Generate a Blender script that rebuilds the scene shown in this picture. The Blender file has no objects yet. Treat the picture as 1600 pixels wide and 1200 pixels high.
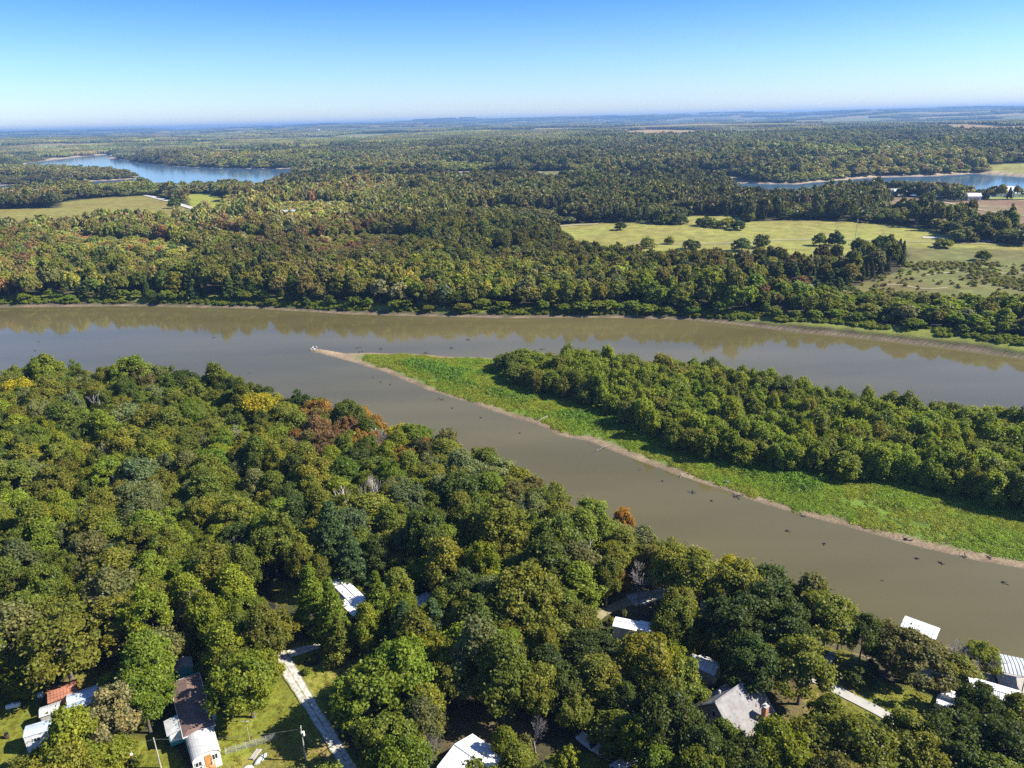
import bpy, math, random
import numpy as np
from mathutils import Vector, Matrix

S = bpy.context.scene
COL = S.collection
PI = math.pi

# ------------------------------------------------------------------ camera
CAM_H = 95.0
FOCAL = 1130.0                     # in pixels of the 1600 px wide photograph
PITCH = math.radians(20.0)
ROLL = math.radians(1.4)
_f = np.array([0, math.cos(PITCH), -math.sin(PITCH)])
_u0 = np.array([0, math.sin(PITCH), math.cos(PITCH)])
_r0 = np.array([1.0, 0, 0])
_r = _r0 * math.cos(ROLL) - _u0 * math.sin(ROLL)
_u = _u0 * math.cos(ROLL) + _r0 * math.sin(ROLL)
cam = bpy.data.cameras.new('camera')
cam.sensor_width = 36.0
cam.lens = 36.0 * FOCAL / 1600.0
cam.clip_start = 0.5
cam.clip_end = 60000
camo = bpy.data.objects.new('camera', cam)
COL.objects.link(camo)
camo.matrix_world = Matrix(((_r[0], _u[0], -_f[0], 0), (_r[1], _u[1], -_f[1], 0), (_r[2], _u[2], -_f[2], CAM_H), (0, 0, 0, 1)))
S.camera = camo

# ------------------------------------------------------------------ world, sun, exposure
SUN_EL = math.radians(40)
SUN_AZ = math.radians(94)          # clockwise from +Y
w = bpy.data.worlds.new('World')
S.world = w
w.use_nodes = True
nt = w.node_tree
nt.nodes.clear()
wo = nt.nodes.new('ShaderNodeOutputWorld')
bg = nt.nodes.new('ShaderNodeBackground')
sky = nt.nodes.new('ShaderNodeTexSky')
sky.sky_type = 'NISHITA'
sky.sun_disc = False
sky.sun_elevation = SUN_EL
sky.sun_rotation = SUN_AZ
sky.altitude = 300
sky.air_density = 1.0
sky.dust_density = 0.2
sky.ozone_density = 3.0
hs = nt.nodes.new('ShaderNodeHueSaturation')
hs.inputs['Saturation'].default_value = 1.0
nt.links.new(sky.outputs[0], hs.inputs['Color'])
# the air near the horizon is whiter and bluer than the clean model sky
wtc = nt.nodes.new('ShaderNodeTexCoord')
wsx = nt.nodes.new('ShaderNodeSeparateXYZ')
wrp = nt.nodes.new('ShaderNodeValToRGB')
wrp.color_ramp.elements[0].position = 0.0
wrp.color_ramp.elements[0].color = (0.58, 0.62, 0.76, 1)
wrp.color_ramp.elements[1].position = 0.14
wrp.color_ramp.elements[1].color = (0.21, 0.42, 0.70, 1)
e_ = wrp.color_ramp.elements.new(0.07); e_.color = (0.42, 0.56, 0.77, 1)
e_ = wrp.color_ramp.elements.new(0.5); e_.color = (0.46, 0.58, 0.84, 1)
wvm = nt.nodes.new('ShaderNodeVectorMath'); wvm.operation = 'MULTIPLY'
nt.links.new(wtc.outputs['Generated'], wsx.inputs[0])
nt.links.new(wsx.outputs['Z'], wrp.inputs[0])
nt.links.new(hs.outputs[0], wvm.inputs[0])
nt.links.new(wrp.outputs[0], wvm.inputs[1])
nt.links.new(wvm.outputs[0], bg.inputs[0])
nt.links.new(bg.outputs[0], wo.inputs[0])
bg.inputs[1].default_value = 0.105

sl = bpy.data.lights.new('sun', 'SUN')
sl.energy = 4.6
sl.angle = math.radians(0.5)
sl.color = (1.0, 0.94, 0.83)
so = bpy.data.objects.new('sun', sl)
COL.objects.link(so)
sd = Vector((math.sin(SUN_AZ) * math.cos(SUN_EL), math.cos(SUN_AZ) * math.cos(SUN_EL), math.sin(SUN_EL)))
so.rotation_euler = sd.to_track_quat('Z', 'Y').to_euler()
so.location = (200, 0, 300)
S.view_settings.view_transform = 'Standard'
S.view_settings.look = 'None'
S.view_settings.gamma = 1.0
S.view_settings.use_curve_mapping = False
S.view_settings.exposure = 1.28
S.cycles.max_bounces = 6
S.cycles.diffuse_bounces = 3
S.cycles.glossy_bounces = 2
S.cycles.transmission_bounces = 3
S.cycles.volume_bounces = 0
S.cycles.use_denoising = False
S.cycles.sample_clamp_indirect = 2.0
S.cycles.sample_clamp_direct = 2.5

# ------------------------------------------------------------------ helpers
rng = np.random.default_rng(7)
random.seed(7)

def gp(px, py, z=0.0):
    """point at height z seen along the line of sight through a place in the photograph"""
    d = _f * FOCAL + _r * (px - 800) + _u * (600 - py)
    t = (z - CAM_H) / d[2]
    return np.array([d[0] * t, d[1] * t])

def pj(x, y, z):
    q = np.stack([np.asarray(x, float), np.asarray(y, float), np.asarray(z, float) - CAM_H], -1)
    k = q @ _f
    return 800 + FOCAL * (q @ _r) / k, 600 - FOCAL * (q @ _u) / k, k

def poly_px(pts, z=0.0):
    return np.array([gp(a, b, z) for a, b in pts])

def inside(poly, x, y):
    res = np.zeros(np.shape(x), bool)
    n = len(poly)
    for i in range(n):
        x0, y0 = poly[i]
        x1, y1 = poly[(i + 1) % n]
        c = (y0 > y) != (y1 > y)
        with np.errstate(divide='ignore', invalid='ignore'):
            xi = (x1 - x0) * (y - y0) / (y1 - y0 + 1e-12) + x0
        res ^= c & (x < xi)
    return res

def sdist(poly, x, y):
    """signed distance, positive inside"""
    d = np.full(np.shape(x), 1e18)
    n = len(poly)
    for i in range(n):
        ax, ay = poly[i]
        bx, by = poly[(i + 1) % n]
        ex, ey = bx - ax, by - ay
        t = np.clip(((x - ax) * ex + (y - ay) * ey) / (ex * ex + ey * ey + 1e-12), 0, 1)
        d = np.minimum(d, (x - ax - t * ex) ** 2 + (y - ay - t * ey) ** 2)
    d = np.sqrt(d)
    return np.where(inside(poly, x, y), d, -d)

def hsh(i, j, s):
    h = (i.astype(np.int64) * 374761393 + j.astype(np.int64) * 668265263 + s * 2147483647) & 0x7fffffff
    h = ((h ^ (h >> 13)) * 1274126177) & 0x7fffffff
    return ((h ^ (h >> 16)) & 0xffff) / 65535.0

def vnoise(x, y, sc, s=0):
    x, y = (0.8 * np.asarray(x) + 0.6 * np.asarray(y)) / sc, (0.8 * np.asarray(y) - 0.6 * np.asarray(x)) / sc
    i = np.floor(x)
    j = np.floor(y)
    u = x - i
    v = y - j
    u = u * u * (3 - 2 * u)
    v = v * v * (3 - 2 * v)
    a = hsh(i, j, s); b = hsh(i + 1, j, s); c = hsh(i, j + 1, s); d = hsh(i + 1, j + 1, s)
    return a + (b - a) * u + (c - a) * v + (a - b - c + d) * u * v

def fbm(x, y, sc, s=0, o=4):
    t = 0; a = 0.5; n = 0
    for k in range(o):
        t = t + a * vnoise(x, y, sc / 2 ** k, s + k)
        n += a
        a *= 0.5
    return t / n

def sstep(a, b, x):
    t = np.clip((x - a) / (b - a), 0, 1)
    return t * t * (3 - 2 * t)

# ------------------------------------------------------------------ materials
def new_mat(name):
    m = bpy.data.materials.new(name)
    m.use_nodes = True
    n = m.node_tree
    n.nodes.clear()
    o = n.nodes.new('ShaderNodeOutputMaterial')
    return m, n, o

def L(n, a, b):
    n.links.new(a, b)

def plain(name, col, rough=0.7, metal=0.0, var=0.25, scale=1.5, bump=0.0, spec=0.5, stretch=None):
    m, n, o = new_mat(name)
    p = n.nodes.new('ShaderNodeBsdfPrincipled')
    p.inputs['Roughness'].default_value = rough
    p.inputs['Metallic'].default_value = metal
    p.inputs['Specular IOR Level'].default_value = spec
    tc = n.nodes.new('ShaderNodeTexCoord')
    no = n.nodes.new('ShaderNodeTexNoise')
    no.inputs['Scale'].default_value = scale
    no.inputs['Detail'].default_value = 6
    mp = n.nodes.new('ShaderNodeMapping')
    if stretch:
        mp.inputs['Scale'].default_value = stretch
    L(n, tc.outputs['Object'], mp.inputs[0])
    L(n, mp.outputs[0], no.inputs['Vector'])
    mr = n.nodes.new('ShaderNodeMapRange')
    mr.inputs[1].default_value = 0.3
    mr.inputs[2].default_value = 0.7
    mr.inputs[3].default_value = 1 - var
    mr.inputs[4].default_value = 1 + var
    L(n, no.outputs[0], mr.inputs[0])
    vm = n.nodes.new('ShaderNodeVectorMath')
    vm.operation = 'SCALE'
    vm.inputs[0].default_value = col
    L(n, mr.outputs[0], vm.inputs['Scale'])
    L(n, vm.outputs[0], p.inputs['Base Color'])
    if bump:
        b = n.nodes.new('ShaderNodeBump')
        b.inputs['Strength'].default_value = bump
        b.inputs['Distance'].default_value = 0.1
        L(n, no.outputs[0], b.inputs['Height'])
        L(n, b.outputs[0], p.inputs['Normal'])
    L(n, p.outputs[0], o.inputs[0])
    return m

def leaf_mat(name, trans=0.42, contrast=0.5, warm=1.0):
    m, n, o = new_mat(name)
    at = n.nodes.new('ShaderNodeAttribute')
    at.attribute_type = 'INSTANCER'
    at.attribute_name = 'leaf_color'
    ti = n.nodes.new('ShaderNodeAttribute')
    ti.attribute_name = 'tint'
    mr = n.nodes.new('ShaderNodeMapRange')
    mr.inputs[3].default_value = 1 - contrast
    mr.inputs[4].default_value = 1 + contrast
    L(n, ti.outputs['Fac'], mr.inputs[0])
    # warm / cool drift per bough
    wr = n.nodes.new('ShaderNodeAttribute')
    wr.attribute_name = 'bough'
    cr = n.nodes.new('ShaderNodeValToRGB')
    cr.color_ramp.elements[0].color = (1 - 0.2 * warm, 1 - 0.08 * warm, 0.95, 1)
    cr.color_ramp.elements[1].color = (1 + 0.2 * warm, 1 + 0.12 * warm, 0.9, 1)
    cr.color_ramp.elements[1].position = 1.0
    L(n, wr.outputs['Fac'], cr.inputs[0])
    v1 = n.nodes.new('ShaderNodeVectorMath'); v1.operation = 'MULTIPLY'
    v2 = n.nodes.new('ShaderNodeVectorMath'); v2.operation = 'SCALE'
    L(n, at.outputs['Vector'], v1.inputs[0])
    L(n, cr.outputs[0], v1.inputs[1])
    L(n, v1.outputs[0], v2.inputs[0])
    L(n, mr.outputs[0], v2.inputs['Scale'])
    p = n.nodes.new('ShaderNodeBsdfPrincipled')
    p.inputs['Roughness'].default_value = 0.55
    p.inputs['Specular IOR Level'].default_value = 0.25
    L(n, v2.outputs[0], p.inputs['Base Color'])
    t = n.nodes.new('ShaderNodeBsdfTranslucent')
    v3 = n.nodes.new('ShaderNodeVectorMath'); v3.operation = 'MULTIPLY'
    v3.inputs[1].default_value = (1.5, 1.45, 0.6)
    L(n, v2.outputs[0], v3.inputs[0])
    L(n, v3.outputs[0], t.inputs[0])
    mx = n.nodes.new('ShaderNodeMixShader')
    mx.inputs[0].default_value = trans
    L(n, p.outputs[0], mx.inputs[1])
    L(n, t.outputs[0], mx.inputs[2])
    L(n, mx.outputs[0], o.inputs[0])
    return m

M = {}
M['leaf'] = leaf_mat('leaf')
M['far_leaf'] = leaf_mat('far_leaf', 0.25, 0.22, 0.35)
M['bark'] = plain('bark', (0.12, 0.10, 0.08), 0.9, var=0.4, scale=3)
M['pale_bark'] = plain('pale_bark', (0.42, 0.38, 0.33), 0.9, var=0.3, scale=3)
M['grey_twig'] = plain('grey_twig', (0.23, 0.20, 0.185), 0.9, var=0.3, scale=2)
M['white_metal'] = plain('white_metal', (0.66, 0.66, 0.64), 0.5, var=0.16, scale=0.9, spec=0.4)
M['dull_white'] = plain('dull_white', (0.50, 0.49, 0.46), 0.6, var=0.12, scale=1.0)
M['white_paint'] = plain('white_paint', (0.72, 0.71, 0.67), 0.6, var=0.1, scale=0.7)
M['grey_shingle'] = plain('grey_shingle', (0.23, 0.22, 0.215), 0.9, var=0.22, scale=1.3, bump=0.3)
M['brown_shingle'] = plain('brown_shingle', (0.155, 0.10, 0.078), 0.9, var=0.22, scale=1.3, bump=0.3)
M['taupe_siding'] = plain('taupe_siding', (0.36, 0.32, 0.27), 0.8, var=0.08, scale=0.6)
M['teal_paint'] = plain('teal_paint', (0.06, 0.28, 0.27), 0.6, var=0.12, scale=0.6)
M['blue_metal'] = plain('blue_metal', (0.40, 0.46, 0.52), 0.35, var=0.15, scale=0.8)
M['rust_metal'] = plain('rust_metal', (0.30, 0.12, 0.07), 0.8, var=0.5, scale=1.2, stretch=(0.3, 3, 1))
M['grey_metal'] = plain('grey_metal', (0.42, 0.43, 0.42), 0.5, var=0.2, scale=0.8)
M['brick'] = plain('brick', (0.42, 0.19, 0.11), 0.9, var=0.3, scale=4, bump=0.3)
M['wood'] = plain('wood', (0.36, 0.22, 0.11), 0.8, var=0.25, scale=2)
M['orange_wood'] = plain('orange_wood', (0.50, 0.25, 0.08), 0.75, var=0.2, scale=2)
M['grey_wood'] = plain('grey_wood', (0.36, 0.33, 0.29), 0.85, var=0.3, scale=1.5, stretch=(6, 6, 0.6))
M['dark_glass'] = plain('dark_glass', (0.03, 0.04, 0.05), 0.08, var=0.1)
M['black_paint'] = plain('black_paint', (0.02, 0.022, 0.028), 0.25, var=0.1)
M['rubber'] = plain('rubber', (0.02, 0.02, 0.02), 0.8)
M['dark_wood'] = plain('dark_wood', (0.05, 0.042, 0.036), 0.85, var=0.4, scale=2)
M['tan_panel'] = plain('tan_panel', (0.58, 0.50, 0.38), 0.7, var=0.1)
M['bird_white'] = plain('bird_white', (0.8, 0.8, 0.78), 0.7, var=0.02)
M['red_paint'] = plain('red_paint', (0.4, 0.06, 0.04), 0.5)
M['silver_car'] = plain('silver_car', (0.45, 0.47, 0.5), 0.3, metal=0.3, var=0.05)
M['wire'] = plain('wire', (0.15, 0.15, 0.15), 0.5)

# ------------------------------------------------------------------ mesh helpers
def arr_mesh(name, V, Q, mats, midx=None, attrs=None, nper=4):
    me = bpy.data.meshes.new(name)
    V = np.asarray(V, np.float32)
    Q = np.asarray(Q, np.int32)
    me.vertices.add(len(V))
    me.vertices.foreach_set('co', V.ravel())
    me.loops.add(Q.size)
    me.loops.foreach_set('vertex_index', Q.ravel())
    me.polygons.add(len(Q))
    me.polygons.foreach_set('loop_start', np.arange(len(Q), dtype=np.int32) * nper)
    if midx is not None:
        me.polygons.foreach_set('material_index', np.asarray(midx, np.int32))
    me.update(calc_edges=True)
    for m in mats:
        me.materials.append(m)
    for k, v in (attrs or {}).items():
        v = np.asarray(v, np.float32)
        if v.ndim == 1:
            a = me.attributes.new(k, 'FLOAT', 'POINT')
            a.data.foreach_set('value', v)
        else:
            a = me.attributes.new(k, 'FLOAT_COLOR', 'POINT')
            a.data.foreach_set('color', np.concatenate([v, np.ones((len(v), 1), np.float32)], 1).ravel())
    return me

class MB:
    """collects boxes, tubes and faces into one mesh"""
    def __init__(s):
        s.v = []; s.f = []; s.m = []
    def poly(s, pts, faces, mi=0):
        b = len(s.v)
        s.v += [tuple(map(float, p)) for p in pts]
        for f in faces:
            s.f.append([b + i for i in f]); s.m.append(mi)
        return s
    def box(s, c, d, rz=0, mi=0, tilt=None):
        R = Matrix.Rotation(rz, 3, 'Z')
        if tilt:
            R = R @ Matrix.Rotation(tilt, 3, 'X')
        p = []
        for z in (-1, 1):
            for x, y in ((-1, -1), (1, -1), (1, 1), (-1, 1)):
                q = R @ Vector((x * d[0] / 2, y * d[1] / 2, z * d[2] / 2)) + Vector(c)
                p.append(q)
        return s.poly(p, [(0, 3, 2, 1), (4, 5, 6, 7), (0, 1, 5, 4), (1, 2, 6, 5), (2, 3, 7, 6), (3, 0, 4, 7)], mi)
    def tube(s, pts, rad, n=6, mi=0, cap=True):
        pts = [Vector(p) for p in pts]
        rings = []
        b = len(s.v)
        for i, p in enumerate(pts):
            d = (pts[min(i + 1, len(pts) - 1)] - pts[max(i - 1, 0)])
            if d.length < 1e-6:
                d = Vector((0, 0, 1))
            d.normalize()
            a = d.cross(Vector((0, 1, 0)) if abs(d.y) < 0.9 else Vector((1, 0, 0))).normalized()
            c = d.cross(a)
            r = rad[i] if hasattr(rad, '__len__') else rad
            for k in range(n):
                t = 2 * PI * k / n
                s.v.append(tuple(p + a * (math.cos(t) * r) + c * (math.sin(t) * r)))
        for i in range(len(pts) - 1):
            for k in range(n):
                s.f.append([b + i * n + k, b + i * n + (k + 1) % n, b + (i + 1) * n + (k + 1) % n, b + (i + 1) * n + k])
                s.m.append(mi)
        if cap:
            s.f.append([b + (len(pts) - 1) * n + k for k in range(n)]); s.m.append(mi)
            s.f.append([b + k for k in reversed(range(n))]); s.m.append(mi)
        return s
    def blob(s, c, r, n=8, m=5, mi=0, j=0.0):
        b = len(s.v)
        rr = random.Random(int(c[0] * 100) + int(c[1] * 10))
        for i in range(m + 1):
            ph = PI * i / m
            for k in range(n):
                t = 2 * PI * k / n
                q = 1 + j * (rr.random() - 0.5)
                s.v.append((c[0] + r[0] * q * math.sin(ph) * math.cos(t), c[1] + r[1] * q * math.sin(ph) * math.sin(t), c[2] + r[2] * q * math.cos(ph)))
        for i in range(m):
            for k in range(n):
                s.f.append([b + i * n + k, b + (i + 1) * n + k, b + (i + 1) * n + (k + 1) % n, b + i * n + (k + 1) % n]); s.m.append(mi)
        return s
    def mesh(s, name, mats, smooth=False):
        me = bpy.data.meshes.new(name)
        me.from_pydata(s.v, [], s.f)
        mats = mats if isinstance(mats, (list, tuple)) else [mats]
        for m in mats:
            me.materials.append(m)
        me.polygons.foreach_set('material_index', s.m)
        if smooth:
            me.polygons.foreach_set('use_smooth', [True] * len(me.polygons))
        me.update()
        return me
    def build(s, name, mats, parent=None, smooth=False, loc=None):
        return link(name, s.mesh(name, mats, smooth), parent, loc)

def link(name, me, parent=None, loc=None):
    o = bpy.data.objects.new(name, me)
    COL.objects.link(o)
    if parent is not None:
        o.parent = parent
    if loc is not None:
        o.location = loc
    return o

def tag(o, label=None, cat=None, group=None, kind=None):
    if label: o['label'] = label
    if cat: o['category'] = cat
    if group: o['group'] = group
    if kind: o['kind'] = kind
    return o

def thing(name, label, cat, loc=(0, 0, 0), rz=0, group=None):
    o = bpy.data.objects.new(name, None)
    o.empty_display_size = 0.5
    COL.objects.link(o)
    o.location = loc
    o.rotation_euler = (0, 0, rz)
    return tag(o, label, cat, group)

# ------------------------------------------------------------------ lie of the land (metres)
FAR_BANK = [(-900, 470), (-300, 480), (0, 480), (200, 478), (400, 482), (500, 488), (545, 491), (700, 495), (800, 497), (900, 496), (1000, 497), (1080, 500), (1150, 507), (1250, 519), (1330, 526), (1400, 534), (1500, 546), (1600, 560), (1800, 595), (2200, 680)]
NEAR_SHORE = [(2200, 1250), (1900, 1110), (1700, 1050), (1600, 1018), (1560, 1003), (1480, 975), (1360, 935), (1250, 915), (1180, 876), (1130, 862), (1050, 835), (1000, 812), (950, 788), (850, 741), (760, 699), (640, 662), (540, 628), (450, 612), (340, 578), (200, 568), (60, 566), (0, 572), (-300, 580), (-900, 600)]
river = np.array([gp(a, b, 0) for a, b in FAR_BANK] + [gp(a, b, 12.5) for a, b in NEAR_SHORE])
ISLAND = [(483, 547), (500, 553), (540, 563), (600, 581), (660, 607), (740, 632), (810, 656), (850, 668), (870, 680), (920, 690), (960, 706), (1050, 740), (1130, 766), (1190, 787), (1250, 804), (1350, 831), (1440, 856), (1530, 877), (1600, 889), (1800, 950), (2200, 1080),
          (2300, 860), (1900, 720), (1700, 680), (1600, 668), (1532, 658), (1420, 648), (1300, 625), (1200, 604), (1080, 586), (1000, 577), (920, 570), (830, 562), (780, 559), (700, 557), (650, 553), (575, 551), (540, 552), (500, 545), (487, 544)]
island = poly_px(ISLAND)
# blue reservoir arm far to the left, pond-like arm far to the right
lakes = []
lakes.append(np.array([gp(a, b, z) for a, b, z in [(28, 262, 0), (44, 255, 0), (100, 248, 0), (150, 243, 0), (172, 241, 0), (168, 248, 0), (195, 250, 0), (205, 254, 0), (235, 256, 0), (270, 260, 0), (337, 263, 0), (439, 264, 0), (470, 262, 0), (450, 268, 4), (430, 276, 12), (410, 284, 14), (300, 284, 14), (243, 283, 14), (238, 279, 6), (225, 268, 14), (190, 261, 14), (130, 260, 14), (60, 261, 14), (40, 264, 6)]]))
lakes.append(np.array([gp(a, b, z) for a, b, z in [(-60, 292, 0), (30, 288.5, 0), (120, 284.5, 0), (180, 281.5, 0), (228, 278, 0), (245, 277.5, 0), (243, 283, 8), (225, 284, 6), (180, 288, 8), (120, 292, 8), (30, 296, 8), (-60, 300, 8)]]))
lakes.append(np.array([gp(a, b, z) for a, b, z in [(1151, 286.5, 0), (1205, 287.5, 0), (1249, 288, 0), (1270, 285.5, 0), (1310, 282, 0), (1364, 277.5, 0), (1420, 276, 0), (1465, 275, 0), (1520, 271.5, 0), (1539, 272, 0), (1600, 277, 0), (1760, 283, 0), (1760, 300, 12), (1600, 291, 12), (1465, 292, 12), (1397, 289, 12), (1330, 288, 12), (1290, 293, 12), (1250, 301, 12), (1225, 307, 12), (1205, 307, 12), (1180, 300, 12), (1158, 294, 12)]]))
lakes.append(poly_px([(228, 218.5), (350, 218.5), (350, 221.5), (228, 221)]))
lakes.append(poly_px([(440, 221.5), (548, 221), (545, 224), (470, 224)]))

def water_d(x, y):
    """distance into the land; negative in water. second value: true on the island"""
    dr = -sdist(river, x, y)
    di = sdist(island, x, y)
    d = np.where(dr < 0, np.maximum(dr, di), dr)
    isl = (dr < 0) & (di > dr)
    far = y > 600
    if np.any(far):
        dl = np.full(np.shape(x), 1e9)
        for p in lakes:
            dl = np.where(far, np.minimum(dl, -sdist(p, x, y)), dl)
        d = np.minimum(d, dl)
    return d, isl

def height(x, y, wd=None):
    x = np.asarray(x, float); y = np.asarray(y, float)
    d, isl = water_d(x, y) if wd is None else wd
    r = np.hypot(x, y)
    near_side = (y < 330) & ~isl
    a = 9 * sstep(300, 900, r) + 22 * sstep(1500, 4000, r) + 80 * sstep(4000, 14000, r)
    hills = (fbm(x, y, 900, 3) * 0.5 + fbm(x * 0.55, y, 2600, 9, 3) * 1.3 - 0.6)
    hills = np.clip(hills, 0, 2)
    right = sstep(-6000, 14000, x) * sstep(5000, 15000, r) * 12
    land = 3.2 + 1.2 * fbm(x, y, 60, 5) + a * hills * 1.6 + right
    land = np.where(isl, 1.0 + 0.5 * fbm(x, y, 12, 6), land)
    Lr = np.where(isl, 9.0, np.where(near_side, 6.0, np.where(r < 700, 10.0, 45.0 + 0.03 * r)))
    up = land * (1 - np.exp(-np.maximum(d, 0) / Lr)) + 0.03
    dn = -2.0 * np.minimum(1, -d / 8) - 0.02
    wig = 0
    return np.where(d > 0, up, dn) + wig

def hz(x, y):
    return float(height(np.array([x]), np.array([y]))[0])

# open ground, as outlines in the photograph laid down on the land
G0 = 4.0
LAWNS = [
    [(-60, 1075), (20, 1068), (62, 1078), (60, 1165), (40, 1200), (40, 1290), (-60, 1290)],
    [(95, 1066), (120, 1048), (172, 1028), (175, 1046), (125, 1074)],
    [(165, 1150), (250, 1148), (290, 1200), (290, 1290), (165, 1290)],
    [(330, 1110), (372, 1112), (420, 1100), (470, 1085), (500, 1100), (560, 1200), (560, 1290), (330, 1290)],
    [(440, 1042), (415, 1008), (470, 1004), (560, 1000), (600, 978), (612, 1000), (560, 1046), (520, 1072), (478, 1085)],
    [(424, 908), (470, 903), (474, 935), (432, 942)],
    [(385, 1045), (440, 1030), (462, 1060), (485, 1095), (430, 1115), (380, 1100)],
    [(305, 985), (345, 975), (420, 1000), (440, 1050), (350, 1060), (300, 1035)],
    [(1240, 1040), (1300, 1060), (1345, 1050), (1470, 1080), (1460, 1105), (1395, 1125), (1330, 1150), (1270, 1120)],
    [(1075, 990), (1108, 995), (1150, 1055), (1120, 1065), (1085, 1020)],
    [(1290, 975), (1330, 985), (1350, 1040), (1300, 1050)],
    [(860, 1180), (1000, 1170), (1010, 1260), (840, 1260)],
]
BARE = [
    [(985, 905), (1075, 893), (1120, 925), (1120, 985), (1060, 960), (960, 952)],
    [(680, 1110), (770, 1100), (840, 1140), (760, 1170), (690, 1165)],
    [(1140, 1040), (1260, 1050), (1330, 1090), (1270, 1150), (1210, 1170)],
    [(560, 985), (600, 975), (620, 1000), (590, 1010)],
]
lawns = [poly_px(p, G0) for p in LAWNS]
bares = [poly_px(p, G0) for p in BARE]
MEADOWS = [  # outline, height, colour
    ([(-80, 333), (60, 329), (95, 329), (98, 319), (150, 313), (230, 308), (270, 318), (318, 337, 9), (270, 343, 15), (160, 341, 15), (90, 344, 15), (40, 350, 15), (-80, 354, 15)], 5, (0.175, 0.15, 0.036)),
    ([(290, 306), (322, 304.5), (356, 315), (338, 324, 15), (300, 322, 15)], 5, (0.20, 0.21, 0.03)),
    ([(858, 359), (900, 355), (1000, 355), (1060, 359), (1075, 345), (1100, 343), (1155, 346), (1162, 354), (1250, 351), (1340, 355), (1440, 364), (1465, 372), (1480, 384), (1640, 392), (1640, 425), (1500, 420), (1430, 395), (1300, 394, 12), (1150, 398, 12), (1040, 400, 12), (960, 392, 12), (905, 378, 12)], 4, (0.200, 0.188, 0.045)),
    ([(1415, 392), (1480, 392), (1640, 400), (1640, 475), (1500, 478), (1420, 480), (1330, 470), (1325, 452), (1370, 440), (1420, 420)], 4, (0.115, 0.115, 0.034)),
    ([(1383, 311), (1440, 313), (1470, 320), (1640, 318), (1640, 356, 14), (1560, 350, 14), (1500, 336, 14), (1440, 332, 14), (1383, 324, 14)], 5, (0.17, 0.115, 0.065)),
    ([(1520, 306), (1640, 304), (1640, 317), (1520, 316)], 5, (0.2, 0.22, 0.05)),
    ([(1536, 266), (1570, 264), (1640, 263), (1640, 275), (1600, 275), (1560, 271.5)], 1, (0.20, 0.19, 0.05)),
    ([(975, 211), (1020, 209), (1090, 210), (1093, 216), (1040, 218), (980, 217)], 12, (0.26, 0.18, 0.08)),
    ([(1440, 208), (1500, 201), (1560, 206), (1640, 204), (1640, 211), (1560, 213), (1500, 211)], 14, (0.24, 0.16, 0.08)),
    ([(326, 242), (345, 239), (405, 239), (402, 243.5), (340, 244.5)], 8, (0.28, 0.22, 0.10)),
    ([(452, 238.5), (512, 236), (515, 239), (460, 241)], 8, (0.24, 0.20, 0.07)),
    ([(915, 215), (1000, 212), (1000, 217), (930, 218)], 12, (0.22, 0.16, 0.08)),
    ([(690, 241.5), (762, 239.5), (765, 241.5), (700, 243)], 12, (0.26, 0.22, 0.09)),
]
meadows = [(np.array([gp(q[0], q[1], q[2] if len(q) > 2 else z) for q in p]), c) for p, z, c in MEADOWS]

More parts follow.
